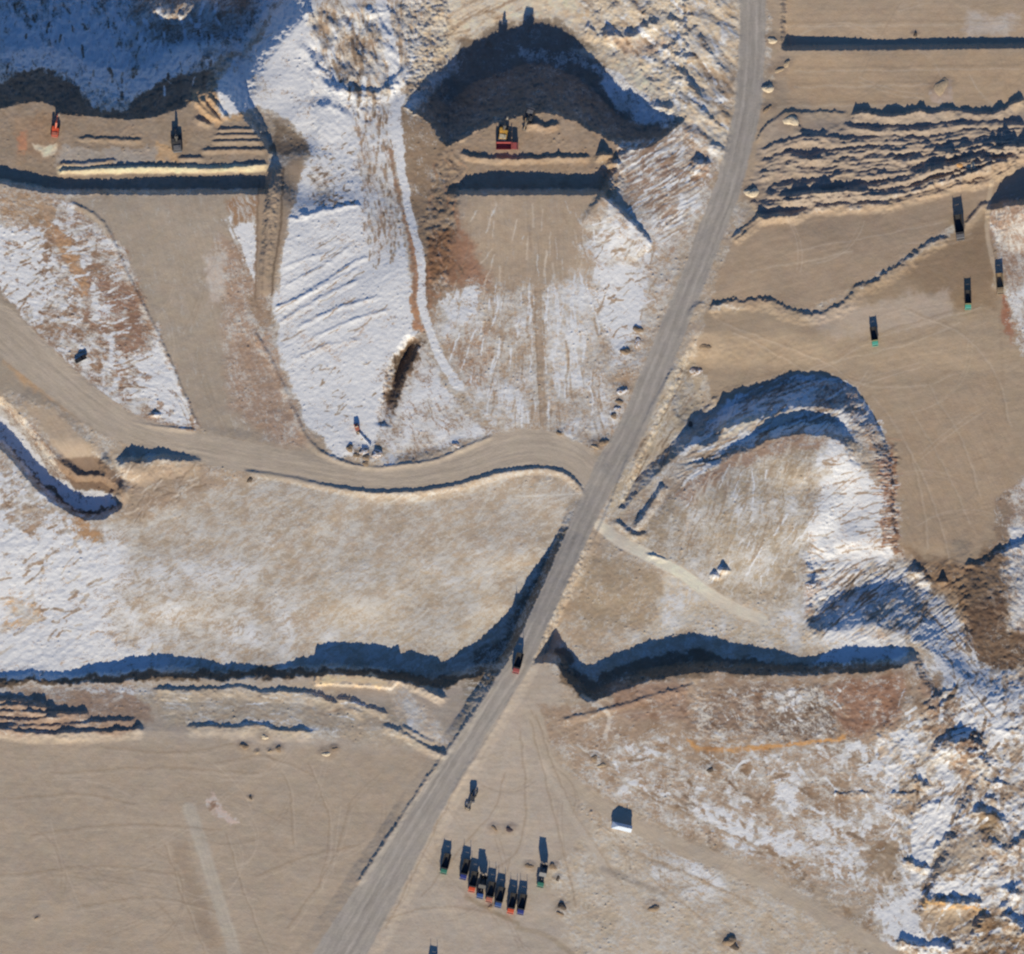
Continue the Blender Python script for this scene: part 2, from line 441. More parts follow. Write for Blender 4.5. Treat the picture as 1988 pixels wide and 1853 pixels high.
def T3(l): return [(1325.4 + a / 3.0, b / 3.0) for a, b in l]
WIND = [
    ([(420, 830), (500, 730), (590, 660), (700, 655), (860, 652), (980, 658)], 0.5),
    ([(980, 672), (1080, 655), (1200, 675), (1300, 665), (1390, 640), (1460, 660), (1560, 640), (1700, 660), (1830, 655), (1920, 610), (2010, 570)], 1.7),
    ([(930, 725), (1050, 735), (1150, 750), (1300, 742), (1400, 745), (1540, 718), (1700, 712), (1800, 708), (2010, 716)], 1.0),
    ([(460, 885), (560, 835), (640, 805), (780, 795), (870, 806), (960, 810), (1100, 802), (1260, 800), (1440, 806), (1560, 776), (1700, 756), (1850, 762), (2010, 752)], 0.95),
    ([(450, 945), (600, 895), (740, 910), (900, 876), (1050, 866), (1160, 856), (1250, 856), (1400, 841), (1520, 848), (1650, 816), (1800, 806), (2010, 806)], 1.0),
    ([(470, 975), (640, 940), (760, 925), (900, 930), (1050, 915), (1200, 906), (1300, 926), (1440, 876), (1600, 886), (1750, 856), (2010, 866)], 0.95),
    ([(420, 1015), (560, 990), (700, 980), (850, 986), (950, 966), (1100, 956), (1250, 936), (1400, 906), (1600, 900)], 0.8),
    ([(500, 1095), (620, 1070), (720, 1065), (830, 1045), (900, 1020), (1000, 1005), (1100, 1005), (1250, 986), (1400, 956), (1600, 936), (1800, 900)], 1.0),
    ([(480, 1125), (620, 1125), (800, 1110), (1000, 1090), (1150, 1066), (1300, 1036), (1450, 986), (1600, 965), (1750, 930), (1900, 905)], 1.3),
    ([(560, 1150), (760, 1130), (950, 1110), (1100, 1120), (1300, 1096), (1500, 1040), (1650, 990), (1800, 965), (1900, 930)], 1.4),
    ([(380, 1180), (560, 1175), (700, 1160), (900, 1150), (1100, 1140), (1250, 1120)], 0.9),
    ([(420, 1268), (560, 1246), (700, 1226), (760, 1196), (900, 1196), (1060, 1188), (1200, 1176), (1350, 1138), (1500, 1098), (1600, 1058), (1700, 1055), (1850, 996), (1960, 936)], 1.25),
    ([(280, 1400), (380, 1312), (480, 1256), (600, 1248), (700, 1250)], 0.9),
    ([(620, 680), (670, 690), (690, 760), (780, 780), (870, 770)], 0.7),
    ([(1300, 1015), (1500, 962), (1700, 905), (1900, 852), (2040, 835)], 1.5), ([(1400, 1062), (1600, 1005), (1800, 935), (2040, 880)], 1.5), ([(1500, 884), (1700, 842), (1900, 832), (2040, 842)], 1.4), ([(1600, 1035), (1750, 985), (1900, 925), (1960, 905)], 1.5),
]
for i, (l, h) in enumerate(WIND):
    r(T3(l), h * 1.05, 5.0, 13, 3.0, 2.4, 0.6, 3, i + 1)
    if h > 0.75 and i > 1: r(T3([(a_ + 14, b_ + 21 - 4 * (i % 3)) for a_, b_ in l]), h * 0.6, 4.0, 7, 3.0, 2.4, 0.8, 3, i + 41)
rough(T3([(440, 860), (900, 720), (2010, 700), (2010, 900), (1500, 1090), (700, 1230), (400, 1240), (380, 1050)]), 0.3, 18, 7, -8, 301, 14, 'fbm')
rough(T3([(1100, 860), (2010, 760), (2010, 930), (1500, 1070), (800, 1180), (500, 1180)]), 0.4, 20, 7, -10, 305, 14, 'fbm')
r(T3([(0, 1860), (110, 1760), (130, 1750)]), 0.6)


def T7(l): return [(a / 3.0, 1234.5 + b / 3.0) for a, b in l]
def T8(l): return [(662.7 + a / 3.0, 1234.5 + b / 3.0) for a, b in l]
for i, (l, h) in enumerate([
    ([(-80, 370), (0, 375), (130, 382), (270, 408), (290, 412)], 1.2), ([(-80, 400), (0, 410), (130, 405), (330, 425)], 1.0), ([(-80, 440), (0, 440), (200, 445), (400, 455), (530, 450)], 1.2),
    ([(-80, 480), (0, 480), (150, 495), (350, 462)], 1.0), ([(-80, 520), (20, 528), (350, 522), (560, 500), (700, 495), (800, 486)], 0.8), ([(-80, 530), (80, 552), (250, 568), (480, 562), (740, 548), (850, 525)], 1.1),
    ([(1080, 530), (1250, 530), (1350, 540), (1420, 530), (1510, 518), (1620, 546), (1750, 556), (1850, 560)], 0.7),
    ([(880, 310), (1100, 322), (1380, 300), (1520, 328), (1700, 328), (1870, 358), (1980, 408)], 0.8)]):
    r(T7(l), h * 1.15, 5, 14, 2, 2.5, 0.5, 3, i + 30)
for i, (l, h) in enumerate([([(-40, 360), (0, 372), (120, 406), (240, 448), (280, 470)], 0.9), ([(0, 420), (60, 425), (150, 460)], 0.6), ([(230, 520), (370, 576), (520, 662), (640, 700)], 0.9), ([(340, 520), (450, 580), (560, 630)], 0.6),
                            ([(640, 690), (780, 478), (870, 366), (905, 300)], 0.9), ([(300, 215), (420, 280), (520, 330), (620, 380)], 1.6), ([(1270, 492), (1420, 460), (1600, 410), (1760, 365), (1980, 306), (2060, 270)], 0.55),
                            ([(560, 1030), (720, 780), (800, 690)], 0.2)]):
    r(T8(l), h, 6, 9, 2, 3, 0.4, 3, i + 50)
# bench edge banks
r([(108, 333), (200, 327), (330, 324), (420, 328), (500, 320), (522, 322)], 1.3, 5, 8, 0.8, 1.5, 0.15)
r([(145, 268), (200, 270), (280, 272)], 0.7, 5, 6); r([(110, 318), (180, 316), (230, 310)], 0.7, 5, 6)
for a in [(415, 252, 500), (410, 263, 505), (405, 275, 512), (385, 292, 522), (340, 308, 400)]:
    r([(a[0], a[1]), ((a[0] + a[2]) / 2, a[1] - 2), (a[2], a[1] - 1)], 0.75, 4, 6, 0.6, 1, 0.2)
for a in [((372, 190), (420, 236)), ((384, 186), (430, 240)), ((400, 180), (446, 236)), ((372, 226), (414, 246))]:
    r(list(a), 1.2, 6, 6, 1, 1.5, 0.3)
r([(890, 296), (925, 306), (1000, 309), (1080, 306), (1150, 305)], 1.3, 5, 7, 1, 2, 0.25)
r([(1150, 306), (1180, 300), (1200, 310)], 1.6, 6, 9); mound(1190, 318, 14, 10, 2.5); mound(1170, 300, 12, 8, 1.8)
r([(1015, 246), (1040, 240), (1060, 246), (1090, 240)], 1.4, 6, 8, 2, 3); r([(905, 246), (930, 240)], 1.1); mound(895, 268, 9, 6, 1.2)
rough([(850, 300), (880, 290), (905, 330), (890, 420), (870, 560), (830, 560), (820, 420)], 0.55, 13, 10, 70, 411, 14, 'fbm')
rough([(1165, 300), (1210, 280), (1215, 360), (1170, 380)], 0.8, 14, 10, 60, 412, 14, 'fbm')
r([(1158, 376), (1190, 400), (1225, 432), (1270, 480)], [1.8, 2.8, 2.6, 1.2], 6, 75, 2, 2, 0.12, soft=1.0)
rough([(560, 395), (720, 395), (770, 520), (700, 700), (560, 740), (520, 640)], 0.10, 70, 6.5, -34, 420, 30)
rough([(600, 10), (790, 10), (790, 160), (720, 230), (600, 210)], 1.3, 44, 20, 66, 421, 20, 'fbm')
rough([(600, 230), (760, 210), (770, 480), (690, 420), (600, 400)], 0.18, 14, 9, 80, 422, 30, 'fbm')
rough([(1205, 265), (1340, 240), (1370, 330), (1330, 460), (1270, 440), (1200, 350)], 0.32, 60, 8, -32, 423, 20)
rough([(1090, -70), (1440, -70), (1430, 200), (1410, 320), (1340, 300), (1310, 200), (1190, 100)], 1.1, 64, 30, 46, 424, 24, 'fbm')
# spoil banks with broad shadows, top middle
for i, (l, h, wn, ws) in enumerate([
    ([(1165, 66), (1190, 62), (1215, 70)], 3.6, 16, 18), ([(1212, 74), (1225, 66), (1240, 62), (1262, 46), (1285, 38)], [2.0, 2.6, 2.0, 4.2, 3.0], 14, 16), ([(1270, 108), (1300, 90), (1330, 66), (1362, 50)], 1.0, 6, 9),
    ([(1140, 36), (1160, 66), (1168, 78)], 2.0, 10, 14), ([(1318, 104), (1345, 112)], 2.6, 9, 12), ([(1372, 86), (1390, 112), (1398, 124)], 1.2, 7, 9), ([(1306, 128), (1330, 150), (1352, 178), (1362, 190)], [1.2, 2.2, 1.8, .6], 9, 12),
    ([(1340, 190), (1368, 218), (1400, 252), (1426, 282)], [0.8, 1.8, 1.4, 0.8], 8, 12), ([(1395, 282), (1420, 292)], 1.6, 7, 9), ([(1265, 205), (1300, 205), (1316, 210)], 2.4, 9, 12), ([(1340, 318), (1365, 322), (1382, 316)], 3.0, 11, 14),
    ([(1290, 30), (1330, 40), (1350, 20)], 1.5, 7, 9), ([(1395, 12), (1420, 30)], 1.2, 6, 8), ([(655, 165), (672, 172), (684, 168)], 3.0, 12, 14), ([(715, 170), (735, 172), (752, 160)], 3.2, 13, 14), ([(788, 205), (812, 180), (835, 165)], 2.4, 9, 12),
    ([(598, 95), (612, 118), (625, 124)], 1.6, 8, 9), ([(590, 10), (602, 30), (604, 50)], 2.2, 8, 10), ([(760, 165), (770, 152), (790, 140)], 1.2, 7, 10), ([(830, 45), (850, 20)], 2.6, 10, 12), ([(715, 20), (740, 24)], 1.6, 7, 9)]):
    c_ = np.mean(np.array(l, float), 0); ln = np.ptp(np.array(l, float), axis=0).max()
    if ln < 40: l = [tuple(c_ + (np.array(q_) - c_) * 2.3) for q_ in l]; h = [q_ * 0.7 for q_ in h] if isinstance(h, list) else h * 0.6
    h = [q * 0.62 for q in h] if isinstance(h, list) else h * 0.62
    r(l, h, wn * 0.8, ws, 6, 4, 0.5, 3, i + 80, 16)
# dark gully in the snow field and its bank
r([(742, 830), (750, 795), (760, 755), (772, 715), (788, 685), (806, 655)], [-0.8, -1.8, -3.4, -5.6, -6.0, -2.6], 20, 20, 1.5, 2, 0.1, 3, 9, 10, 1.0)
# bottom right hollows and drifts
def T9(l): return [(1656.7 + a / 2.973, 1229.2 + b / 2.973) for a, b in l]
for i, (l, h, wn, ws) in enumerate([
    ([(490, 600), (560, 640), (640, 625), (700, 640), (760, 760), (800, 800)], [2.4, 3.8, 3.6, 3.6, 2.4, 1.0], 30, 30), ([(280, 1290), (340, 1320), (400, 1355), (430, 1330)], 1.6, 7, 10), ([(440, 1290), (500, 1220), (570, 1150)], 1.5, 8, 10),
    ([(390, 1525), (480, 1545), (580, 1560), (690, 1555), (740, 1550)], [0.8, 2.2, 3.0, 2.4, 0.8], 12, 16), ([(230, 1760), (300, 1790), (380, 1810), (470, 1800), (560, 1830), (600, 1850)], [1.6, 2.2, 2.4, 2.2, 2.0, 1.0], 9, 14),
    ([(640, 1830), (690, 1740), (740, 1650), (790, 1620)], [1.8, 2.2, 2.0, 1.2], 10, 12), ([(850, 1630), (900, 1650), (960, 1700), (1020, 1760)], 3.0, 14, 16), ([(740, 1045), (790, 1060), (830, 1080)], 3.0, 12, 14), ([(770, 960), (810, 950)], 2.0, 8, 10),
    ([(330, 840), (400, 870), (450, 868)], 1.6, 8, 12), ([(190, 925), (330, 922), (430, 915)], 0.7, 4, 7), ([(-60, 925), (0, 924), (50, 922)], 0.8, 4, 7), ([(830, 1190), (880, 1220), (940, 1180)], 2.6, 12, 14), ([(400, 1000), (470, 985)], 1.0, 6, 8),
    ([(390, 440), (500, 360), (620, 300)], 0.7, 5, 7), ([(420, 470), (540, 390), (600, 350)], 0.7, 5, 7), ([(820, 860), (870, 880)], 2.0, 8, 10), ([(590, 1090), (690, 920), (750, 800)], 0.7, 6, 8), ([(640, 960), (700, 890), (740, 880)], 1.0, 6, 8),
    ([(880, 560), (940, 560)], 1.2, 7, 9), ([(870, 1560), (930, 1480)], 2.0, 10, 12), ([(890, 1480), (950, 1500)], 2.0, 10, 12)]):
    c_ = np.mean(np.array(l, float), 0); ln = np.ptp(np.array(l, float), axis=0).max()
    if ln < 120: l = [tuple(c_ + (np.array(q_) - c_) * 2.3) for q_ in l]; h = [q_ * 0.7 for q_ in h] if isinstance(h, list) else h * 0.6
    h = [q * 0.95 for q in h] if isinstance(h, list) else h * 0.85
    r(T9(l), h, wn * 0.8, ws, 5, 4, 0.45, 3, i + 120, 12)
rough([(1700, 1330), (1990, 1290), (2060, 1500), (2060, 1900), (1820, 1860), (1760, 1650), (1700, 1480)], 0.55, 60, 34, -52, 430, 30, 'fbm')
rough([(1690, 1420), (1990, 1290), (2060, 1500), (2060, 1900), (1820, 1860), (1740, 1650)], 0.5, 24, 15, -50, 439, 40)
rough([(1200, 1340), (1740, 1320), (1760, 1450), (1500, 1440), (1360, 1440), (1340, 1400)], 0.22, 12, 9, 10, 431, 20, 'fbm')
rough([(1570, 1090), (1880, 1090), (1880, 1260), (1560, 1240)], 0.45, 44, 8, -38, 432, 20)
rough([(1560, 880), (1740, 860), (1745, 1080), (1560, 1120)], 0.12, 26, 9, 0, 433, 20)
rough([(1700, 880), (1742, 860), (1748, 1060), (1716, 1060)], 0.5, 24, 5, 0, 434, 6)
rough([(1600, 745), (1690, 790), (1700, 860), (1640, 840), (1590, 790)], 0.45, 40, 7, -35, 435, 10)
rough([(1390, 760), (1600, 720), (1640, 790), (1560, 830), (1300, 950)], 0.35, 30, 8, -25, 436, 20)
rough([(1890, 1100), (1990, 1000), (2060, 980), (2060, 1290), (1900, 1290), (1860, 1180), (1760, 1090)], 0.4, 14, 10, 30, 437, 20, 'fbm')
for a in [(1780, 1112, 22, 12, 2.4), (1832, 1130, 12, 7, 2.6), (1795, 1128, 16, 12, 1.8), (1405, 1108, 13, 6, 2.6), (1390, 1118, 12, 7, 1.6), (1885, 1098, 10, 5, 0.9)]:
    mound(*a)
r([(1190, 1008), (1208, 1022), (1232, 1040), (1262, 1036)], 0.9, 6, 8, 1, 2); r([(1230, 1030), (1262, 985), (1290, 940)], 1.6, 8, 10, 1, 1.5, 0.2); r([(1195, 1068), (1212, 1070)], 0.7, 4, 6); r([(1250, 1075), (1300, 1090)], 0.6, 4, 6)
r([(1345, 838), (1360, 810), (1385, 780), (1400, 764)], 0.4, 5, 8); r([(1350, 850), (1382, 800)], 0.8, 6, 8)
# skirts of loose earth round the heaps
HALO = [(475, 1449.5, 2.0), (515, 1431, 2.0), (541, 1454, 1.7), (500, 1460, 1.0), (525, 1458, 1.1), (634, 1464, 2.1), (649, 1454, 1.6), (487, 1548.5, 0.9), (73, 1781, 1.1), (485.5, 931, 2.0), (1238, 640, 2.4), (1238, 666, 2.0), (1214, 683, 2.8), (1208, 760, 2.8), (1203, 781, 1.8), (1199, 794, 1.7), (1192, 808, 1.8), (1171, 860, 2.5), (1155, 868, 2.0), (886, 864, 2.2), (1086, 842, 1.6), (679, 871, 2.2), (691.5, 884.5, 1.6), (711.5, 889, 2.0), (710, 900.5, 1.8), (732, 882, 3.4), (707, 877, 3.0), (1492, 171, 2.6), (1500, 77, 2.8), (1780.5, 64, 1.1), (1828.5, 168, 3.6), (1528, 122, 2.2), (1512, 135, 2.8), (1490, 211, 2.4), (1459, 374, 3.4), (1536, 233, 3.6), (1863, 319, 2.2), (1886, 322, 2.4), (1369, 672, 2.6), (1352, 721, 3.2), (1572, 1136, 2.8), (1340, 824, 1.6), (959.5, 1607, 1.7), (988.5, 1610, 2.1), (1091.5, 1759, 2.3), (1089, 1773, 2.0), (952, 1760, 1.2), (1027, 1681, 1.9), (1074, 1682, 1.6), (1084, 1705, 1.3), (1416, 1826, 3.2), (1424, 1836, 2.4), (1270, 1762, 2.8), (1154, 1471, 1.9), (1168, 1485, 2.2), (1377, 1494, 2.2)]
for hx, hy, hr in HALO: mound(hx, hy, hr / K * 2.0, hr / K * 1.5, 0.35)
# ripples, ruts and general ground texture
rough([(250, 950), (1110, 960), (1010, 1200), (930, 1290), (0, 1330), (0, 1000)], 0.06, 16, 13, -30, 440, 40, 'fbm')
for i, (l, h) in enumerate([([(530, 602), (600, 566), (690, 508), (720, 500)], 0.45), ([(535, 630), (620, 580), (700, 540)], 0.35), ([(548, 560), (610, 525), (680, 480)], 0.3), ([(552, 428), (620, 412), (690, 397), (700, 410)], 0.55),
                            ([(545, 520), (600, 500), (640, 490)], 0.25), ([(560, 590), (640, 548), (700, 520)], 0.3), ([(570, 640), (650, 600), (740, 575)], 0.35), ([(600, 660), (690, 620), (760, 600)], 0.3), ([(560, 700), (640, 670), (700, 660)], 0.22), ([(575, 405), (585, 415), (600, 418)], 0.8)]):
    r(l, h, 4.5, 6, 2, 2, 0.3, 3, i + 200)
Z += 0.05 * FINE + 0.14 * MID + 0.2 * BIG
rough([(-70, 1000), (250, 1060), (220, 1180), (300, 1290), (-70, 1320)], 0.16, 18, 12, -30, 441, 30, 'fbm')
rough([(-70, 380), (130, 390), (240, 480), (330, 690), (380, 830), (180, 770), (-70, 560)], 0.14, 30, 8, 18, 442, 16)
rough([(0, -70), (560, -70), (420, 160), (430, 200), (210, 200), (0, 170)], 0.9, 12, 22, 10, 443, 20, 'fbm')
Z *= np.exp(-FAR / 900.0).astype(np.float32)
# roads are graded again on top of all that
for F, zz in ((RF, None), (HF, None)):
    s, d, side, arc, hw, ii = F
    t = smooth(1.5 - d / hw * 1.35)
    k = np.interp(ii, np.arange(len(MAIN_Z)), MAIN_Z) if F is RF else 0.0 * ii
    rut = 0.05 * perlin(d / 5.0 * side, arc / 90.0, 77)
    ok = t if F is RF else t * smooth((RF[0] is not None) * 1.0)
    Z[s] = Z[s] * (1 - ok) + (k + rut) * ok


def zat(mx, my):
    i = np.clip(np.searchsorted(ax, mx) - 1, 0, NX - 2); j = np.clip(np.searchsorted(ay, my) - 1, 0, NY - 2)
    fu = (mx - ax[i]) / (ax[i + 1] - ax[i]); fv = (my - ay[j]) / (ay[j + 1] - ay[j])
    return float((Z[j, i] * (1 - fu) + Z[j, i + 1] * fu) * (1 - fv) + (Z[j + 1, i] * (1 - fu) + Z[j + 1, i + 1] * fu) * fv)


def wpos(mx, my, dz=0.0):
    return ((mx - MX) * K, (MY - my) * K, zat(mx, my) + dz)


# ---------------------------------------------------------------- ground cover: soil colour, snow cover, grain direction
SOIL = np.empty(X.shape + (3,), dtype=np.float32); SOIL[:] = alb((168, 155, 138))
SNOW = np.full(X.shape, 0.25, dtype=np.float32)
FU = (GX * K).astype(np.float32); FV = (GY * K).astype(np.float32)
REG = np.zeros(X.shape, dtype=np.int8)
ST = np.full(X.shape, 0.10, dtype=np.float32)      # how strongly the ground is combed along its grain


def paint(pts, col=None, snow=None, feather=12, wa=10, wb=6, op=1.0, ang=None, reg=None, rnd=1, st=0.5):
    p = curve(list(pts) + [pts[0]], rnd)[:-1] if rnd > 1 else np.array(pts, dtype=np.float32)
    s = window(p, feather + wa + wb + 4)
    px, py = warped(s, wa, wb)
    sd = sd_poly(px, py, p)
    t = smooth(0.5 - sd / feather) * op
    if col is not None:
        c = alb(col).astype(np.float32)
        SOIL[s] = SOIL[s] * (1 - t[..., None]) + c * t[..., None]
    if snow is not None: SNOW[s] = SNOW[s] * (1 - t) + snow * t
    if ang is not None:
        c, n = math.cos(R(ang)), math.sin(R(ang))
        m = sd < 0
        u = (X[s] * c + Y[s] * n) * K; v = (-X[s] * n + Y[s] * c) * K
        FU[s] = np.where(m, u, FU[s]); FV[s] = np.where(m, v, FV[s])
        ST[s] = ST[s] * (1 - t) + st * t
    if reg is not None: REG[s] = np.where(sd < 0, reg, REG[s])


def strip(pts, hw, col=None, snow=None, feather=4, op=1.0, wa=1.0, wb=1.0, flow=False, reg=None):
    q = curve(pts, 5)
    s = window(q, hw + feather + wa + wb + 3)
    px, py = warped(s, wa, wb)
    d, side, arc, idx = line_coords(px, py, q)
    t = smooth(0.5 + (hw - d) / feather) * op
    if col is not None:
        SOIL[s] = SOIL[s] * (1 - t[..., None]) + alb(col).astype(np.float32) * t[..., None]
    if snow is not None: SNOW[s] = SNOW[s] * (1 - t) + snow * t
    if flow:
        m = d < hw
        FU[s] = np.where(m, arc * K, FU[s]); FV[s] = np.where(m, d * side * K + 300, FV[s])
        ST[s] = ST[s] * (1 - t) + 0.9 * t
    if reg is not None: REG[s] = np.where(d < hw, reg, REG[s])


DIRT = (166, 150, 130); SMOOTHD = (160, 142, 120); YARD = (167, 155, 140); BROWN = (140, 117, 97); DBROWN = (112, 93, 74); RUST = (180, 136, 92); PALE = (196, 186, 168); ROAD = (160, 149, 136)
P = paint
# south yard and fields
P([(-90, 1330), (900, 1310), (1050, 1290), (1100, 1330), (1050, 1450), (1150, 1600), (1700, 1860), (1700, 1960), (-90, 1960)], YARD, 0.03, 20, ang=4, st=0.75)
P([(-90, 1420), (850, 1460), (700, 1720), (600, 1960), (-90, 1960)], (163, 148, 129), 0.015, 30, ang=3, st=0.75)
P([(-90, 1325), (260, 1325), (300, 1400), (240, 1425), (-90, 1425)], (150, 129, 112), 0.1, 16, ang=5)
P([(250, 1330), (620, 1330), (860, 1400), (880, 1460), (600, 1430), (330, 1410)], (168, 156, 138), 0.16, 20, ang=8)
P([(130, 1336), (290, 1332), (300, 1348), (170, 1344)], None, 0.5, 10); P([(355, 1392), (560, 1398), (560, 1406), (360, 1406)], None, 0.62, 8); P([(600, 1408), (660, 1412), (650, 1440), (600, 1425)], None, 0.5, 14)
P([(740, 1320), (800, 1340), (850, 1400), (870, 1450), (810, 1430), (770, 1380)], (186, 172, 154), 0.55, 18, ang=45)
P([(905, 1340), (940, 1330), (900, 1400), (870, 1440)], (150, 138, 120), 0.15, 14)
P([(398, 1550), (412, 1542), (425, 1560), (470, 1598), (452, 1602), (420, 1575)], (188, 168, 156), 0.42, 6); P([(408, 1556), (420, 1556), (424, 1568), (412, 1572)], (140, 112, 92), 0.0, 5)
P([(330, 1640), (360, 1620), (430, 1840), (400, 1850)], (146, 128, 108), 0, 16, op=0.6)
# middle floor
P([(200, 960), (480, 920), (700, 960), (1110, 930), (1135, 970), (1060, 1080), (1005, 1180), (930, 1300), (600, 1310), (0, 1335), (-90, 1320), (0, 1180), (120, 1060)], (166, 152, 134), 0.46, 26, ang=-32, st=0.6)
P([(620, 960), (1100, 940), (1090, 1010), (900, 1060), (640, 1010)], (166, 152, 134), 0.40, 40); P([(600, 1080), (980, 1100), (960, 1260), (640, 1280)], (170, 157, 138), 0.50, 60)
P([(150, 1060), (420, 1080), (600, 1180), (560, 1290), (200, 1300)], None, 0.62, 120, 24, 8)
P([(-90, 850), (0, 890), (70, 950), (140, 1020), (240, 1070), (200, 1130), (200, 1230), (300, 1290), (200, 1320), (-90, 1345)], (170, 150, 130), 0.90, 120, 22, 8, ang=-30)
P([(0, 900), (60, 940), (110, 1010), (60, 1040), (0, 1000)], (160, 138, 116), 0.55, 20); P([(0, 1160), (60, 1140), (80, 1200), (0, 1240)], (190, 160, 124), 0.55, 26)
P([(110, 1000), (170, 1010), (200, 1060), (150, 1045)], (168, 134, 98), 0.3, 10); P([(100, 985), (150, 1030), (190, 1060), (160, 1062), (110, 1010)], None, 0.75, 8)
P([(250, 900), (400, 900), (480, 930), (380, 960), (280, 1010), (230, 1000), (215, 930)], (160, 142, 122), 0.1, 20, ang=-40)
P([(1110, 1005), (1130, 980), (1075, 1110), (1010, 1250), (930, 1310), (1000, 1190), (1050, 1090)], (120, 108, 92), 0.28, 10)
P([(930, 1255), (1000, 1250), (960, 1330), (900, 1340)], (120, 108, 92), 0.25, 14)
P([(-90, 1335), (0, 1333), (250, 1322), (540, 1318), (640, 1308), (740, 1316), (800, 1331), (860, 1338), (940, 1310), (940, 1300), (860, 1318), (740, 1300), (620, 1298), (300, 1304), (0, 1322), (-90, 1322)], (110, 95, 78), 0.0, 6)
P([(615, 1310), (740, 1316), (770, 1330), (660, 1328), (615, 1328)], (200, 175, 140), 0.1, 6)
# left: haul road shoulders, snow slope, fan of dirt
P([(-90, 380), (60, 370), (130, 390), (240, 480), (330, 690), (390, 835), (300, 830), (180, 770), (60, 640), (-90, 500)], (150, 124, 103), 0.6, 14, ang=20)
P([(-90, 450), (70, 440), (110, 540), (80, 620), (20, 600), (-90, 540)], None, 0.84, 30); P([(0, 370), (90, 380), (120, 430), (0, 440)], (166, 142, 116), 0.3, 20); P([(250, 640), (320, 690), (375, 825), (300, 815), (270, 740)], None, 0.86, 20)
P([(150, 520), (260, 560), (290, 680), (230, 700), (170, 610)], (146, 115, 96), 0.2, 30); P([(100, 400), (150, 450), (200, 580), (250, 720), (262, 790), (240, 760), (190, 640), (130, 520)], None, 0.72, 10)
P([(90, 420), (140, 470), (175, 560), (160, 580), (120, 500)], (176, 140, 104), 0.1, 10)
P([(-90, 540), (0, 560), (60, 640), (180, 770), (250, 820), (210, 850), (120, 790), (0, 760), (-90, 740)], (150, 138, 122), 0.0, 10, ang=38, st=0.75)
P([(0, 690), (60, 710), (170, 800), (140, 800), (40, 740)], (170, 140, 106), 0.0, 20); P([(10, 640), (80, 700), (160, 780), (120, 770), (40, 690)], (120, 108, 92), 0.0, 20, op=0.6)
P([(40, 775), (110, 800), (150, 840), (195, 900), (205, 945), (165, 950), (125, 900), (80, 830)], (168, 150, 128), 0.0, 6, ang=55, st=0.75)
P([(0, 790), (70, 830), (125, 900), (165, 950), (150, 965), (80, 900), (20, 840), (-60, 780)], (140, 120, 104), 0.45, 14, ang=50)
P([(-90, 750), (0, 808), (50, 856), (100, 922), (150, 950), (215, 950), (225, 985), (150, 998), (90, 960), (20, 876), (-90, 796)], (150, 140, 130), 0.9, 8, 4, 4)
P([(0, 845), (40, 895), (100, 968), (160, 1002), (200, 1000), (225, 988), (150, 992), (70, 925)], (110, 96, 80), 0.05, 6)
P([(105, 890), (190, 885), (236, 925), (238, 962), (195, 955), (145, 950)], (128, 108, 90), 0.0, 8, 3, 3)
P([(130, 388), (500, 368), (500, 560), (525, 660), (585, 820), (650, 905), (390, 838), (330, 690), (240, 480)], (158, 145, 128), 0.05, 8, ang=76, st=0.75)
P([(420, 470), (500, 450), (540, 650), (600, 860), (540, 870), (450, 790)], (160, 138, 120), 0.30, 40, ang=72, st=0.4); P([(400, 500), (430, 490), (440, 580), (412, 590)], (180, 168, 156), 0.3, 16)
P([(430, 420), (480, 410), (500, 440), (498, 560), (470, 500)], None, 0.86, 14); P([(440, 385), (505, 380), (500, 430), (450, 440)], (150, 120, 92), 0.3, 14)
# top left
P([(-90, -90), (430, -90), (560, -40), (500, 60), (420, 160), (430, 235), (-90, 235)], (124, 110, 92), 0.68, 16, ang=84, st=0.5)
P([(230, -90), (520, -90), (500, 10), (430, 60), (330, 80), (250, 60)], (146, 126, 108), 0.48, 20, ang=-35); P([(0, 20), (180, 30), (240, 110), (220, 190), (120, 130), (0, 130)], None, 0.84, 30); P([(290, 100), (370, 60), (380, 110), (310, 150), (240, 180)], None, 0.92, 30)
P([(-90, 170), (0, 160), (40, 128), (90, 128), (135, 160), (180, 205), (240, 212), (290, 160), (350, 140), (420, 130), (450, 200), (480, 240), (300, 260), (-90, 260)], (118, 106, 92), 0.03, 10)
P([(400, 170), (420, 110), (480, 90), (500, 140), (450, 190)], (150, 138, 120), 0.25, 20)
P(BENCH_L, (146, 130, 112), 0.0, 6, 3, 2, ang=0, st=0.4)
P([(108, 290), (340, 290), (340, 312), (110, 316)], (158, 150, 140), 0.0, 6); P([(110, 322), (520, 318), (520, 334), (110, 338)], (205, 182, 148), 0.0, 5, 2, 2)
P([(370, 180), (430, 176), (470, 230), (420, 245), (380, 215)], (170, 142, 108), 0.0, 8, ang=55); P([(300, 280), (340, 285), (345, 312), (300, 312)], (182, 145, 96), 0.0, 12, op=0.7); P([(20, 230), (110, 215), (110, 300), (30, 310)], (150, 126, 102), 0.0, 20)
P([(30, 260), (55, 250), (50, 300), (28, 296)], (190, 120, 80), 0.0, 10, op=0.5); P([(70, 280), (108, 285), (105, 300), (75, 298)], (205, 185, 160), 0.0, 8)
P([(500, 335), (548, 322), (585, 300), (590, 350), (560, 420), (530, 570), (495, 575), (500, 470)], (150, 132, 112), 0.0, 8, 3, 3, ang=84, st=0.75); P([(480, 575), (560, 580), (545, 640), (500, 650)], (150, 130, 110), 0.25, 14)
P([(530, 230), (580, 255), (595, 290), (560, 300), (530, 300)], (128, 114, 98), 0.05, 8)
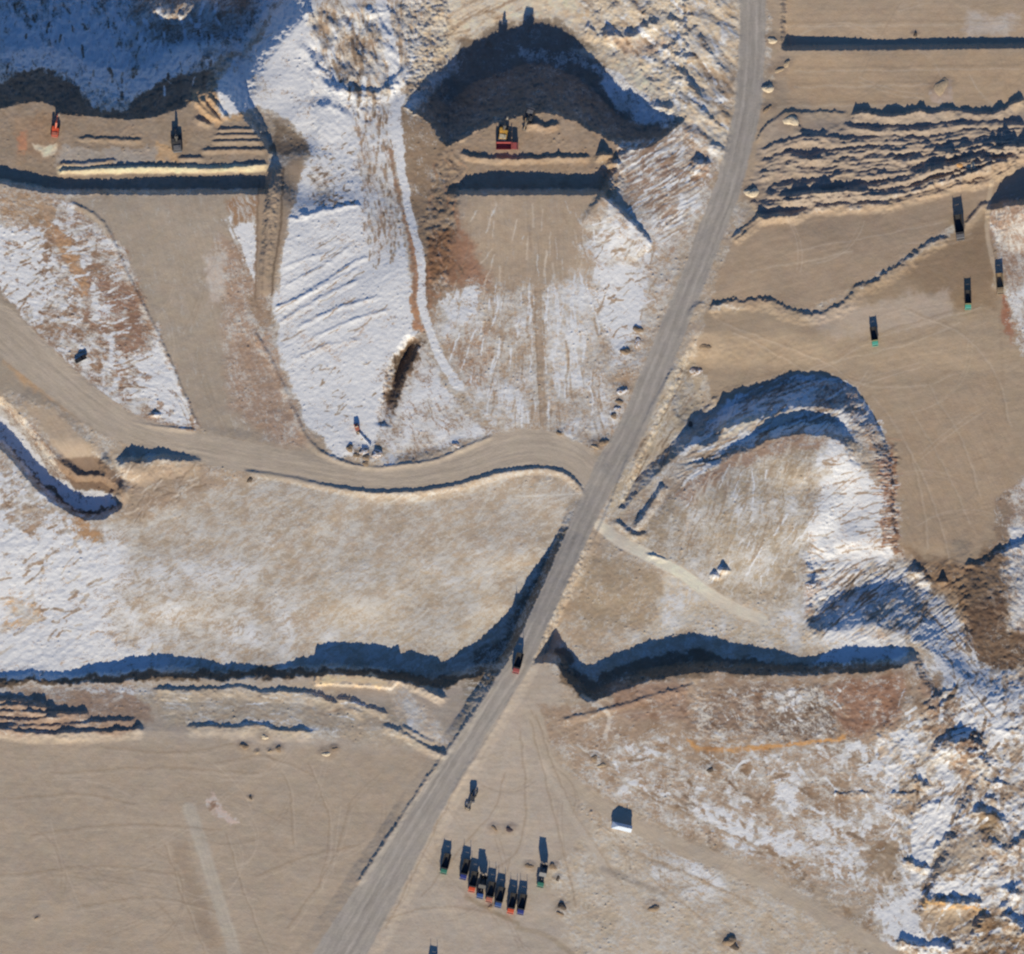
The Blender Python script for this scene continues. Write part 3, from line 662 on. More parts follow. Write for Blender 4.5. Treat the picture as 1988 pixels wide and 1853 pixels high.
# snow valley
P([(430, 230), (420, 160), (500, 70), (530, 10), (620, -90), (830, -90), (810, 90), (780, 190), (765, 300), (785, 470), (815, 640), (780, 690), (745, 830), (715, 895), (650, 890), (590, 820), (545, 690), (530, 610), (560, 420), (600, 290), (560, 235), (500, 205)],
  (168, 152, 134), 0.90, 16, 8, 5, ang=-34, st=0.35)
P([(600, -90), (830, -90), (810, 100), (780, 180), (700, 200), (640, 150), (600, 60)], (160, 141, 120), 0.6, 24, ang=80, st=0.65)
P([(680, 210), (760, 200), (765, 330), (780, 470), (720, 520), (700, 400)], (160, 140, 122), 0.7, 24, ang=86, st=0.65); P([(600, 300), (690, 320), (680, 400), (590, 390)], (150, 132, 116), 0.78, 24)
P([(535, 560), (700, 560), (760, 640), (700, 690), (560, 690)], (180, 164, 150), 0.80, 30, ang=-34); P([(560, 700), (740, 700), (730, 860), (660, 880)], None, 0.93, 30)
P([(440, 110), (480, 90), (540, 200), (470, 190)], (170, 158, 140), 0.75, 20)
# middle: slopes south of the middle bench
P([(760, 200), (850, 200), (900, 260), (880, 300), (900, 400), (880, 560), (960, 560), (940, 640), (850, 640), (820, 560), (800, 400), (775, 300)], (142, 122, 100), 0.08, 12, ang=70)
P([(840, 440), (900, 450), (920, 560), (850, 650), (815, 560)], (122, 92, 68), 0.05, 16); P([(890, 440), (975, 430), (985, 540), (930, 600), (860, 620)], (152, 117, 94), 0.02, 40)
P([(780, 400), (800, 400), (830, 640), (800, 640), (800, 500)], (170, 128, 96), 0.05, 8)
P([(890, 370), (1170, 370), (1200, 420), (1180, 560), (1140, 560), (960, 560), (900, 440)], (164, 146, 124), 0.03, 18, ang=88, st=0.75)
P([(850, 560), (980, 560), (1180, 540), (1200, 860), (1130, 880), (1050, 835), (960, 835), (850, 690), (830, 640)], (168, 150, 130), 0.56, 60, 18, 8, ang=88, st=0.4)
P([(850, 570), (930, 555), (925, 600), (870, 630)], None, 0.82, 16); P([(860, 650), (960, 640), (950, 760), (900, 750)], (160, 135, 114), 0.46, 30); P([(1060, 560), (1130, 520), (1170, 640), (1110, 760), (1060, 700)], (186, 170, 150), 0.66, 30)
P([(1140, 420), (1180, 385), (1290, 480), (1290, 560), (1240, 680), (1190, 720), (1160, 620), (1170, 540), (1130, 500)], (168, 148, 128), 0.68, 40, 20, 8, ang=40)
P([(1160, 520), (1240, 520), (1250, 620), (1200, 680), (1165, 620)], None, 0.9, 20); P([(1270, 470), (1320, 500), (1260, 660), (1200, 860), (1180, 860), (1190, 760), (1240, 640)], (170, 150, 128), 0.5, 14)
P([(750, 690), (800, 650), (840, 690), (870, 760), (900, 800), (960, 840), (860, 870), (740, 905), (735, 840)], (150, 126, 104), 0.66, 14, ang=60)
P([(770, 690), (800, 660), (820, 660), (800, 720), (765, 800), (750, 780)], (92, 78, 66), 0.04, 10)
P([(690, 870), (740, 865), (780, 880), (740, 905), (700, 905)], (196, 178, 150), 0.55, 14)
# deep hollow and bench
P([(790, 212), (832, 238), (866, 286), (960, 237), (1060, 214), (1172, 262), (1212, 290), (1262, 286), (1318, 240), (1310, 190), (1180, 110), (1100, 40), (1030, 20), (900, 60), (850, 110)], (132, 121, 108), 0.06, 10)  # soil painted darker across the hollow, deepening the shade that falls there
P([(1140, 120), (1190, 125), (1260, 165), (1320, 215), (1300, 245), (1235, 240), (1200, 200)], (150, 140, 130), 0.72, 12); P([(780, 200), (830, 150), (850, 110), (900, 70), (880, 130), (830, 190), (800, 230)], (160, 150, 138), 0.6, 14)
P([(1010, 85), (1120, 95), (1150, 125), (1020, 112)], (130, 120, 110), 0.5, 10)
P(BENCH_M, (152, 133, 112), 0.0, 6, 3, 2, ang=0, st=0.3)
P([(1170, 300), (1215, 282), (1225, 350), (1180, 390), (1165, 365)], (150, 130, 106), 0.05, 10)
# top middle spoil
P([(830, -90), (1445, -90), (1440, 60), (1430, 200), (1400, 330), (1340, 300), (1320, 230), (1200, 110), (1100, 40), (1030, 20), (900, 60), (830, 150), (800, 150)], (188, 174, 152), 0.46, 14, ang=40)
P([(870, -90), (1120, -90), (1120, 40), (1020, 20), (900, 70), (830, 140), (850, 60)], (196, 184, 164), 0.3, 12, ang=-30); P([(1110, 90), (1230, 100), (1320, 160), (1290, 200), (1180, 120)], (200, 188, 168), 0.28, 14)
P([(1200, 270), (1290, 270), (1350, 230), (1400, 300), (1370, 400), (1310, 500), (1270, 470), (1220, 400), (1190, 340)], (160, 140, 122), 0.52, 14, ang=-32, st=0.5); P([(1210, 300), (1270, 290), (1330, 330), (1280, 400), (1220, 370)], (146, 122, 106), 0.38, 30)
P([(1375, 130), (1430, 140), (1420, 240), (1395, 250)], (160, 142, 120), 0.2, 14); P([(1180, 60), (1260, 70), (1320, 80), (1260, 110), (1190, 90)], (180, 158, 136), 0.3, 12)
# north-east terraces, windrows, fill floor
P([(1490, -90), (2070, -90), (2070, 330), (1900, 330), (1470, 430), (1440, 330), (1470, 220), (1500, 150)], SMOOTHD, 0.0, 8, ang=0, st=0.75)
P([(1510, 20), (2070, 20), (2070, 65), (1520, 72)], (166, 146, 122), 0.0, 14); P([(1540, 100), (2070, 96), (2070, 200), (1530, 205)], (165, 143, 116), 0.0, 20)
P([(1880, 20), (1980, 30), (1960, 68), (1880, 62)], (176, 166, 156), 0.14, 20); P([(1815, 160), (1845, 155), (1855, 200), (1815, 205)], (172, 152, 136), 0.06, 8)
P([(1500, 226), (1960, 215), (2070, 230), (2070, 300), (1900, 330), (1700, 390), (1480, 420), (1450, 380), (1470, 290)], (151, 137, 122), 0.0, 12, ang=-8, st=0.75)
P([(1440, 430), (1700, 395), (1920, 330), (2070, 260), (2070, 420), (1850, 440), (1660, 560), (1560, 605), (1390, 590), (1370, 600)], (156, 137, 115), 0.0, 10, ang=-14, st=0.75)
P([(1370, 605), (1490, 590), (1580, 612), (1670, 560), (1860, 450), (1930, 390), (1935, 560), (1970, 640), (2070, 700), (2070, 940), (1950, 960), (1920, 1080), (1800, 1100), (1750, 1080), (1742, 940), (1722, 850), (1680, 770), (1625, 732), (1560, 722), (1480, 745), (1390, 790), (1350, 700)],
  (158, 140, 117), 0.0, 8, ang=-10, st=0.75)
P([(1740, 520), (1880, 450), (1935, 400), (1935, 600), (1850, 600)], (140, 119, 95), 0.0, 30); P([(1660, 560), (1780, 520), (1830, 570), (1700, 590)], (136, 116, 92), 0.0, 30, op=0.6); P([(1560, 610), (1840, 560), (1850, 620), (1620, 660)], (164, 149, 132), 0.0, 20, ang=-10, st=0.75)
P([(1760, 800), (1940, 720), (1980, 920), (1900, 1060), (1760, 1060)], (160, 140, 116), 0.0, 30, ang=62, st=0.75)
P([(1920, 410), (1960, 395), (2070, 420), (2070, 760), (1990, 700), (1965, 560), (1935, 480)], (150, 128, 112), 0.45, 10, ang=70); P([(1940, 560), (1960, 580), (1975, 660), (1950, 640)], (150, 106, 82), 0.1, 10)
P([(1955, 560), (2070, 560), (2070, 700), (1985, 690)], None, 0.65, 16); P([(1925, 385), (2070, 280), (2070, 425), (1975, 400)], (150, 135, 116), 0.1, 8)
P([(1950, 950), (2070, 900), (2070, 1320), (1970, 1240), (1940, 1100)], (150, 130, 114), 0.6, 14, ang=75); P([(1930, 980), (1965, 950), (1960, 1050), (1930, 1090)], (140, 122, 104), 0.15, 12)
P([(1740, 1050), (1800, 1090), (1900, 1085), (1940, 1050), (1965, 1150), (1950, 1260), (1920, 1300), (1890, 1270), (1860, 1180), (1800, 1130)], (126, 104, 82), 0.04, 34, 16, 8, ang=60); P([(1880, 1180), (1950, 1150), (1960, 1250), (1920, 1300), (1890, 1270)], (104, 84, 68), 0.04, 14)
# eastern plateau and benches
P([(1205, 835), (1330, 690), (1370, 720), (1365, 800), (1300, 900), (1200, 1010), (1180, 990)], (168, 156, 136), 0.36, 12, ang=-58)
P([(1205, 1040), (1310, 962), (1450, 873), (1555, 842), (1610, 850), (1600, 950), (1570, 1080), (1560, 1180), (1400, 1160), (1290, 1080)], (160, 146, 126), 0.42, 10, ang=-65)
P([(1340, 990), (1440, 930), (1560, 930), (1570, 1080), (1500, 1150), (1400, 1130)], (166, 152, 130), 0.52, 30)
P([(1300, 955), (1450, 873), (1555, 842), (1640, 858), (1640, 880), (1540, 870), (1430, 910), (1320, 985)], (154, 130, 112), 0.22, 14)
P([(1600, 860), (1660, 880), (1700, 940), (1742, 940), (1745, 1090), (1690, 1110), (1620, 1160), (1560, 1200), (1560, 1120), (1590, 960)], (172, 152, 134), 0.86, 34, 16, 8, ang=0)
P([(1700, 870), (1725, 850), (1745, 940), (1748, 1060), (1715, 1060), (1712, 950)], (152, 118, 98), 0.42, 8, ang=0); P([(1728, 850), (1742, 930), (1748, 1080), (1736, 1080), (1730, 960)], (140, 108, 86), 0.1, 6)
P([(1370, 830), (1420, 775), (1500, 737), (1560, 723), (1630, 735), (1690, 780), (1725, 850), (1700, 870), (1640, 850), (1555, 840), (1440, 870), (1310, 955), (1240, 1030), (1205, 1030), (1300, 900)], (150, 136, 124), 0.74, 8, ang=-28)
P([(1580, 745), (1660, 760), (1700, 830), (1640, 800), (1590, 780)], (150, 126, 112), 0.5, 12, ang=-40); P([(1640, 790), (1690, 800), (1730, 880), (1700, 890), (1660, 840)], (160, 134, 110), 0.55, 10)
P([(1200, 1035), (1250, 965), (1320, 890), (1390, 835), (1420, 850), (1330, 930), (1260, 1010)], (158, 144, 128), 0.42, 14, 5, 4)
P([(1400, 815), (1530, 796), (1560, 800), (1540, 816), (1400, 850), (1380, 850)], (196, 184, 166), 0.4, 6)
P([(1150, 1060), (1210, 1070), (1290, 1110), (1380, 1170), (1300, 1240), (1180, 1260), (1080, 1250), (1090, 1200)], (168, 152, 132), 0.26, 14, ang=-60)
P([(1130, 1090), (1200, 1080), (1300, 1130), (1260, 1210), (1130, 1230), (1110, 1180)], (158, 142, 120), 0.16, 20)
P([(1290, 1110), (1400, 1160), (1560, 1190), (1580, 1230), (1700, 1240), (1700, 1260), (1500, 1260), (1330, 1225), (1200, 1260), (1280, 1200)], (184, 172, 152), 0.55, 16)
P([(1560, 1215), (1600, 1172), (1650, 1132), (1742, 1096), (1790, 1118), (1850, 1180), (1890, 1290), (1830, 1290), (1760, 1235), (1700, 1218), (1600, 1228)], (150, 136, 120), 0.66, 8, ang=-38, st=0.5)
P([(1600, 1225), (1700, 1212), (1760, 1240), (1760, 1280), (1700, 1245), (1600, 1245)], (190, 176, 160), 0.72, 8); P([(1560, 1140), (1600, 1120), (1590, 1180), (1560, 1200)], (176, 150, 130), 0.6, 12)
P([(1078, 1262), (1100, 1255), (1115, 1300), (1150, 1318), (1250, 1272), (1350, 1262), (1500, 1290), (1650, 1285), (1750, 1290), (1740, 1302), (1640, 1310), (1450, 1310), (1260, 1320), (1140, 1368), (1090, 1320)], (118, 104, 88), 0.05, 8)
P([(1650, 1240), (1720, 1240), (1755, 1280), (1650, 1290), (1570, 1290)], (160, 150, 140), 0.8, 10)
# south-east
P([(1050, 1370), (1140, 1368), (1350, 1310), (1500, 1310), (1740, 1305), (1770, 1290), (1840, 1400), (1840, 1480), (1560, 1440), (1350, 1440), (1150, 1480), (1050, 1430)], (158, 138, 118), 0.14, 16, ang=-15)
P([(1330, 1400), (1400, 1330), (1500, 1325), (1480, 1430), (1360, 1440)], (138, 118, 102), 0.3, 24, ang=30); P([(1490, 1340), (1640, 1330), (1620, 1430), (1490, 1440)], (126, 110, 98), 0.5, 24, ang=50); P([(1600, 1330), (1760, 1310), (1740, 1400), (1640, 1430)], (144, 112, 92), 0.18, 24)
P([(1140, 1365), (1350, 1312), (1360, 1322), (1200, 1360)], (186, 166, 140), 0.3, 8); P([(1180, 1330), (1340, 1318), (1330, 1400), (1190, 1385)], (150, 126, 108), 0.12, 20)
P([(1100, 1450), (1340, 1420), (1560, 1440), (1740, 1440), (1760, 1600), (1740, 1720), (1640, 1740), (1460, 1660), (1270, 1590), (1120, 1510)], (164, 145, 125), 0.50, 24, ang=20)
P([(1330, 1430), (1360, 1450), (1450, 1448), (1560, 1440), (1640, 1428), (1640, 1436), (1450, 1458), (1350, 1460)], (200, 150, 88), 0.12, 5, 3, 3)
P([(1480, 1510), (1540, 1505), (1550, 1560), (1500, 1560)], None, 0.86, 40); P([(1300, 1560), (1460, 1580), (1560, 1660), (1460, 1650)], None, 0.78, 30); P([(1640, 1440), (1760, 1430), (1740, 1520), (1660, 1500)], None, 0.8, 30); P([(1560, 1600), (1700, 1560), (1740, 1680), (1640, 1720)], None, 0.66, 30); P([(1350, 1460), (1440, 1450), (1470, 1500), (1380, 1510)], (150, 128, 106), 0.3, 30); P([(1560, 1520), (1640, 1510), (1640, 1580), (1570, 1580)], (150, 128, 106), 0.3, 30)
P([(1150, 1600), (1300, 1640), (1600, 1790), (1700, 1860), (1600, 1960), (1150, 1960), (1060, 1700)], (176, 164, 146), 0.32, 30, ang=28); P([(1240, 1640), (1340, 1650), (1420, 1720), (1400, 1780), (1270, 1720)], (168, 152, 132), 0.58, 30)
P([(1770, 1290), (1860, 1250), (1960, 1300), (2070, 1290), (2070, 1960), (1740, 1960), (1690, 1850), (1700, 1700), (1750, 1560), (1830, 1450)], (158, 139, 119), 0.64, 50, 26, 10, ang=40)
P([(1790, 1210), (1850, 1190), (1900, 1290), (1960, 1400), (1940, 1470), (1880, 1380), (1820, 1300)], None, 0.93, 14, ang=50); P([(1770, 1290), (1800, 1300), (1870, 1400), (1840, 1440), (1790, 1360)], (150, 128, 110), 0.4, 14)
P(T9([(490, 470), (620, 440), (720, 560), (800, 780), (740, 780), (560, 640)]), (120, 98, 82), 0.35, 8); P(T9([(580, 480), (640, 450), (720, 560), (620, 620), (560, 610)]), None, 0.95, 6)
P(T9([(120, 570), (290, 560), (440, 600), (460, 830), (300, 870), (170, 780)]), (196, 178, 156), 0.72, 14); P(T9([(300, 1240), (400, 1010), (560, 850), (640, 860), (580, 1090), (440, 1280), (400, 1340)]), None, 0.97, 8, 5, 4, ang=-58, st=0.8)
P(T9([(280, 1500), (500, 1430), (700, 1430), (760, 1540), (560, 1510), (380, 1530)]), None, 0.95, 8); P(T9([(390, 1540), (560, 1555), (770, 1590), (760, 1620), (560, 1600), (400, 1570)]), (205, 160, 104), 0.05, 6); P(T9([(350, 1580), (760, 1610), (700, 1720), (560, 1740), (420, 1680)]), (166, 148, 124), 0.12, 10, ang=6)
P(T9([(120, 1600), (260, 1540), (330, 1600), (400, 1720), (600, 1840), (450, 1830), (200, 1740)]), None, 0.92, 8); P(T9([(640, 1850), (740, 1640), (860, 1630), (1010, 1760), (1010, 1900), (660, 1900)]), (130, 108, 84), 0.25, 10)
P(T9([(60, 1190), (220, 1230), (250, 1400), (120, 1400)]), (154, 136, 114), 0.15, 40, 20, 10); P(T9([(460, 1250), (760, 1120), (820, 1250), (640, 1400), (450, 1380)]), (166, 152, 134), 0.3, 16); P(T9([(700, 1060), (830, 1060), (860, 1180), (760, 1200)]), (136, 116, 90), 0.1, 12)
P(T9([(540, 650), (640, 660), (700, 800), (600, 860)]), (160, 136, 114), 0.4, 16); P(T9([(640, 0), (1010, 0), (1010, 180), (860, 230), (720, 180)]), (112, 92, 74), 0.06, 12)

# wind and blade marks: fine streaks of snow and bare soil
srng = random.Random(17)
def streaks(pts, n, ang, spread, lo, hi, marks, wd=(0.8, 2.0), centre=None):
    p = np.array(pts, np.float32); x0, y0 = p.min(0); x1, y1 = p.max(0); k = 0; tries = 0
    while k < n and tries < n * 20:
        tries += 1
        x, y = srng.uniform(x0, x1), srng.uniform(y0, y1)
        if sd_poly(np.array([[x]], np.float32), np.array([[y]], np.float32), p)[0, 0] > 0: continue
        k += 1
        a = (math.atan2(y - centre[1], x - centre[0]) if centre else R(ang)) + R(srng.gauss(0, spread)); ln = srng.uniform(lo, hi)
        c_, s_ = math.cos(a) * ln / 2, math.sin(a) * ln / 2; j = srng.gauss(0, ln * 0.05)
        col, sn_, op = srng.choice(marks)
        strip([(x - c_, y - s_), (x - s_ * 0.1 * j / 3, y + j), (x + c_, y + s_)], srng.uniform(*wd), col, sn_, 2.2, op * srng.uniform(0.6, 1), 2, 1.5)
BARE = ((150, 131, 112), 0.05, 0.75); DARKB = ((116, 98, 82), 0.0, 0.75); WHT = (None, 0.95, 0.8); CRM = ((196, 184, 166), 0.4, 0.7)
streaks([(880, 560), (1180, 540), (1195, 850), (1060, 840), (930, 800), (860, 660)], 150, 0, 5, 18, 70, (WHT, WHT, BARE, CRM), centre=(1040, 60))
streaks([(905, 400), (1160, 400), (1170, 540), (960, 560)], 40, 0, 8, 15, 50, (CRM, BARE, WHT), centre=(1040, 150))
streaks([(685, 210), (762, 200), (772, 330), (790, 480), (770, 540), (715, 520), (700, 380)], 130, 86, 8, 4, 16, (BARE, DARKB, BARE), (0.9, 2.2))
streaks([(610, 0), (790, 0), (780, 180), (700, 210), (620, 150)], 70, 82, 10, 14, 60, (BARE, DARKB, WHT, CRM), (1.2, 4))
streaks([(545, 480), (700, 440), (770, 560), (740, 680), (560, 690), (530, 620)], 80, -33, 4, 14, 60, (BARE, ((150, 150, 156), 0.6, 0.5), WHT), (0.7, 1.6))
streaks([(570, 700), (740, 690), (720, 860), (640, 850)], 30, -20, 30, 6, 20, (BARE, BARE), (0.8, 1.6))
streaks([(600, 260), (690, 250), (690, 400), (600, 400)], 50, -20, 40, 4, 14, (BARE, DARKB), (0.8, 2.0))
streaks([(130, 420), (200, 450), (260, 600), (320, 760), (260, 780), (190, 620), (120, 500)], 90, -14, 8, 14, 50, (WHT, WHT, BARE, ((138, 108, 88), 0.0, 0.7)), (1.0, 2.4))
streaks([(0, 450), (110, 430), (150, 600), (180, 740), (40, 620), (0, 560)], 70, -25, 12, 10, 34, (BARE, WHT, BARE), (1.0, 2.4))
streaks([(1560, 860), (1640, 880), (1700, 960), (1720, 1080), (1600, 1150), (1560, 1100)], 70, -12, 14, 10, 40, (BARE, ((150, 150, 156), 0.6, 0.5), BARE), (0.8, 2.0))
streaks([(1690, 860), (1742, 850), (1748, 1070), (1712, 1070)], 70, 0, 4, 16, 44, (BARE, DARKB, WHT, ((150, 116, 96), 0.1, 0.7)), (0.8, 1.8))
streaks([(1330, 960), (1450, 890), (1560, 860), (1590, 960), (1560, 1120), (1420, 1150), (1320, 1060)], 110, -68, 10, 16, 70, (CRM, BARE, WHT, BARE), (0.8, 2.2))
streaks([(1220, 860), (1320, 720), (1360, 760), (1290, 900), (1210, 1000)], 50, -60, 8, 16, 60, (BARE, CRM, DARKB), (0.8, 2.2))
streaks([(1210, 280), (1330, 260), (1360, 340), (1310, 460), (1230, 400)], 100, -32, 5, 16, 60, (BARE, WHT, ((136, 112, 98), 0.0, 0.7), WHT), (1.0, 2.4))
streaks([(1150, 420), (1290, 500), (1240, 680), (1170, 640)], 60, -30, 25, 10, 40, (BARE, WHT, BARE), (1.0, 2.6))
streaks([(1120, 20), (1430, 10), (1420, 260), (1330, 220), (1180, 90)], 110, 46, 14, 14, 60, (WHT, BARE, CRM, CRM), (1.2, 4))
streaks([(860, -20), (1080, -20), (1000, 15), (880, 70), (840, 110)], 40, -30, 10, 20, 80, (CRM, BARE), (1.0, 3.0))
streaks([(1350, 1330), (1640, 1330), (1640, 1425), (1360, 1430)], 110, 40, 35, 8, 30, (WHT, DARKB, BARE, CRM), (0.8, 2.2))
streaks([(1150, 1460), (1700, 1450), (1740, 1700), (1600, 1720), (1300, 1600)], 170, 25, 40, 8, 36, (WHT, WHT, BARE, CRM, DARKB), (1.2, 3.4))
streaks([(1740, 1350), (1980, 1300), (1985, 1840), (1830, 1850), (1720, 1620)], 240, -48, 30, 8, 46, (WHT, WHT, BARE, DARKB, CRM), (1.2, 4))
streaks([(1570, 1100), (1740, 1098), (1860, 1200), (1880, 1280), (1780, 1230), (1600, 1225)], 110, -38, 10, 14, 60, (WHT, DARKB, BARE, WHT), (1.0, 2.2))
streaks([(1780, 1210), (1860, 1190), (1960, 1400), (1900, 1420)], 60, 55, 8, 14, 60, (WHT, BARE, ((150, 150, 156), 0.6, 0.5)), (1.0, 2.4))
streaks([(1400, 780), (1560, 725), (1690, 780), (1640, 840), (1440, 860), (1310, 950)], 90, -26, 12, 14, 50, (WHT, DARKB, BARE), (1.0, 2.6))
streaks([(0, 0), (430, 0), (400, 170), (220, 190), (60, 120), (0, 140)], 170, 80, 16, 6, 26, (WHT, DARKB, WHT, WHT), (1.0, 3.0))
streaks([(0, 900), (140, 1020), (220, 1080), (180, 1280), (0, 1310)], 110, -28, 20, 10, 44, (WHT, BARE, WHT, CRM), (1.2, 3.4))
streaks([(250, 960), (1080, 960), (980, 1200), (640, 1290), (280, 1290)], 280, -32, 45, 8, 30, (((188, 175, 156), 0.45, 0.5), ((186, 172, 152), 0.5, 0.45), ((158, 143, 126), 0.25, 0.5)), (1.4, 3.6))
streaks([(300, 1340), (620, 1340), (840, 1420), (600, 1420), (330, 1405)], 50, 6, 12, 14, 50, (WHT, BARE, CRM), (0.8, 2.2))
streaks([(230, 880), (420, 905), (380, 960), (260, 1010), (215, 960)], 60, -40, 20, 8, 30, (BARE, DARKB, CRM), (0.8, 2.0))
streaks([(1900, 1090), (1960, 1060), (1960, 1260), (1910, 1290), (1850, 1170)], 60, 60, 30, 8, 26, (DARKB, BARE, ((96, 78, 62), 0.0, 0.7)), (1.0, 2.6))
streaks([(830, 300), (900, 290), (900, 560), (830, 620)], 80, 72, 20, 6, 26, (DARKB, BARE, ((164, 122, 92), 0.0, 0.6)), (1.0, 2.6))
# tracks
strip([(549, 325), (546, 420), (532, 520), (527, 575)], 2.2, (104, 90, 76), 0.0, 3, 0.85, 2, 2); strip([(502, 350), (499, 470), (495, 580)], 1.8, (116, 98, 82), 0.0, 3, 0.7, 2, 2); strip([(522, 340), (515, 460), (508, 580)], 1.2, (124, 108, 92), 0.0, 3, 0.6, 1, 1)
strip([(730, -70), (748, 40), (764, 130), (768, 210), (774, 290)], 11, None, 0.93, 8, 0.9, 4, 3)
strip([(768, 200), (774, 290), (792, 400), (816, 500), (822, 600), (852, 690), (890, 750)], 8.5, None, 0.93, 5, 0.95, 2, 2); strip([(880, 735), (915, 780), (960, 825)], 5, None, 0.7, 6, 0.7, 3, 3)
strip([(757, 290), (778, 400), (800, 500), (806, 600)], 3, (142, 112, 90), 0.0, 5, 0.8, 3, 3)
strip([(1045, 560), (1048, 700), (1058, 830)], 6, (160, 142, 122), 0.08, 5, 0.8); strip([(1038, 560), (1042, 700), (1050, 830)], 1.2, (140, 122, 102), 0.0, 2, 0.7)
strip([(1165, 1020), (1205, 1052), (1260, 1080), (1320, 1112), (1400, 1168), (1480, 1205)], 12, (200, 189, 171), 0.1, 6, flow=True, reg=3)
strip([(1040, 1395), (1066, 1480), (1140, 1545), (1280, 1625), (1450, 1695), (1600, 1778), (1730, 1860), (1800, 1960)], 15, (168, 154, 135), 0.03, 8, flow=True, reg=3)
strip([(1052, 1480), (1110, 1580), (1170, 1680), (1230, 1780), (1270, 1880)], 7, (176, 164, 148), 0.04, 8, 0.7, flow=True)
strip([(368, 1570), (392, 1640), (420, 1730), (462, 1870), (480, 1960)], 13, (168, 158, 142), 0.0, 8, flow=True, reg=3)
strip([(1928, 350), (1920, 410), (1922, 470), (1940, 545)], 4.5, (172, 154, 130), 0.0, 3, flow=True); strip([(1940, 545), (1945, 640), (1950, 760)], 3, (150, 132, 110), 0.0, 4, 0.6)
for pts in ([(1450, 760), (1560, 712), (1640, 690), (1760, 660), (1860, 620)], [(1640, 728), (1700, 745), (1790, 742), (1850, 720)], [(1380, 770), (1480, 730), (1600, 706), (1700, 650), (1900, 590)], [(1400, 620), (1500, 660), (1600, 700), (1660, 740)],
            [(1720, 800), (1780, 900), (1820, 1000), (1840, 1080)], [(1760, 780), (1830, 900), (1880, 1010)], [(420, 1480), (520, 1470), (560, 1530), (570, 1640)], [(520, 1470), (600, 1500), (640, 1560)], [(320, 1640), (360, 1750), (400, 1850)], [(440, 1620), (470, 1720), (520, 1850)],
            [(100, 1500), (300, 1490), (500, 1500)], [(60, 1620), (240, 1600), (430, 1610)], [(0, 1700), (200, 1680), (350, 1700)], [(350, 1330), (420, 1360), (500, 1380)], [(1500, 200), (1700, 196), (1900, 205)], [(1540, 130), (1980, 124)], [(1540, 160), (1800, 156)],
            [(1520, 40), (1980, 36)], [(1540, 480), (1700, 450), (1840, 420)], [(1450, 520), (1560, 500), (1650, 480)], [(1090, 1420), (1200, 1380), (1300, 1370)], [(700, 1800), (850, 1760), (1000, 1780)], [(900, 1480), (870, 1560), (800, 1700), (750, 1800)],
            [(1030, 1380), (1090, 1470), (1200, 1560), (1330, 1620)], [(1040, 1390), (1080, 1500), (1130, 1600), (1210, 1720)], [(1030, 1400), (1060, 1520), (1090, 1640), (1120, 1760)], [(1010, 1420), (1020, 1540), (1010, 1640), (960, 1690)],
            [(1050, 1380), (1130, 1460), (1250, 1540), (1400, 1610), (1550, 1680)], [(1200, 1640), (1320, 1690), (1450, 1750), (1560, 1830)], [(1160, 1600), (1260, 1700), (1360, 1780), (1440, 1850)], [(980, 1500), (960, 1570), (900, 1640), (820, 1740)],
            [(200, 1450), (350, 1460), (480, 1440)], [(20, 1550), (150, 1540), (260, 1560)], [(150, 1760), (300, 1740), (420, 1770)], [(600, 1480), (640, 1600), (620, 1720)], [(680, 1560), (640, 1680), (560, 1800)], [(500, 1700), (600, 1660), (700, 1640)],
            [(1690, 760), (1760, 860), (1790, 980), (1800, 1060)], [(1800, 740), (1870, 860), (1900, 960)], [(1420, 640), (1520, 690), (1560, 715)], [(1760, 600), (1860, 640), (1930, 720), (1960, 820)]):
    strip(pts, 2.0, (146, 128, 107), 0.0, 3, 0.5, 3, 1); strip([(a + 6, b + 7) for a, b in pts], 1.6, (178, 163, 143), 0.0, 3, 0.45, 3, 1)
trk = random.Random(5)
for (x0, x1, y0, y1, n_, a0) in ((20, 560, 1440, 1840, 26, 5), (560, 860, 1440, 1700, 10, -55), (760, 1250, 1440, 1840, 26, 60), (1380, 1940, 590, 1060, 30, -20), (1400, 1900, 400, 590, 12, -14), (1500, 1980, 0, 200, 14, 0), (250, 520, 400, 860, 10, 75), (1000, 1500, 1400, 1840, 18, 35), (900, 1160, 380, 560, 8, 85)):
    for _ in range(n_):
        x, y = trk.uniform(x0, x1), trk.uniform(y0, y1); a = R(a0 + trk.gauss(0, 28)); k = trk.gauss(0, 0.006); pts = []
        for i in range(trk.randint(5, 11)):
            pts.append((x, y)); x += 22 * math.cos(a); y += 22 * math.sin(a); a += k * 22
        pts = [q for q in pts if x0 - 10 < q[0] < x1 + 10 and y0 - 10 < q[1] < y1 + 10]
        if len(pts) < 3: continue
        nx, ny = -math.sin(a) * 9, math.cos(a) * 9
        dark = trk.random() < 0.55
        for q in (pts, [(u + nx, v + ny) for u, v in pts]):
            strip(q, 1.1, (140, 123, 104) if dark else (182, 168, 149), 0.0, 2.6, trk.uniform(0.2, 0.45), 1, 0.5)
strip([(1000, 1070 - 106), (1070, 962), (1132, 958)], 1.6, (205, 198, 190), 0.5, 2, 0.7, 0.5, 0.5); strip([(1005, 1800), (1060, 1815), (1110, 1850)], 5, (140, 124, 100), 0.0, 5, 0.5)
strip([(905, 1740), (960, 1770), (1005, 1792)], 4, (132, 118, 96), 0.0, 5, 0.6); strip([(1170, 1685), (1230, 1710), (1290, 1735)], 6, (130, 124, 118), 0.0, 8, 0.6)
strip([(1130, 1350), (1180, 1385), (1175, 1430)], 4, (190, 176, 158), 0.3, 4)
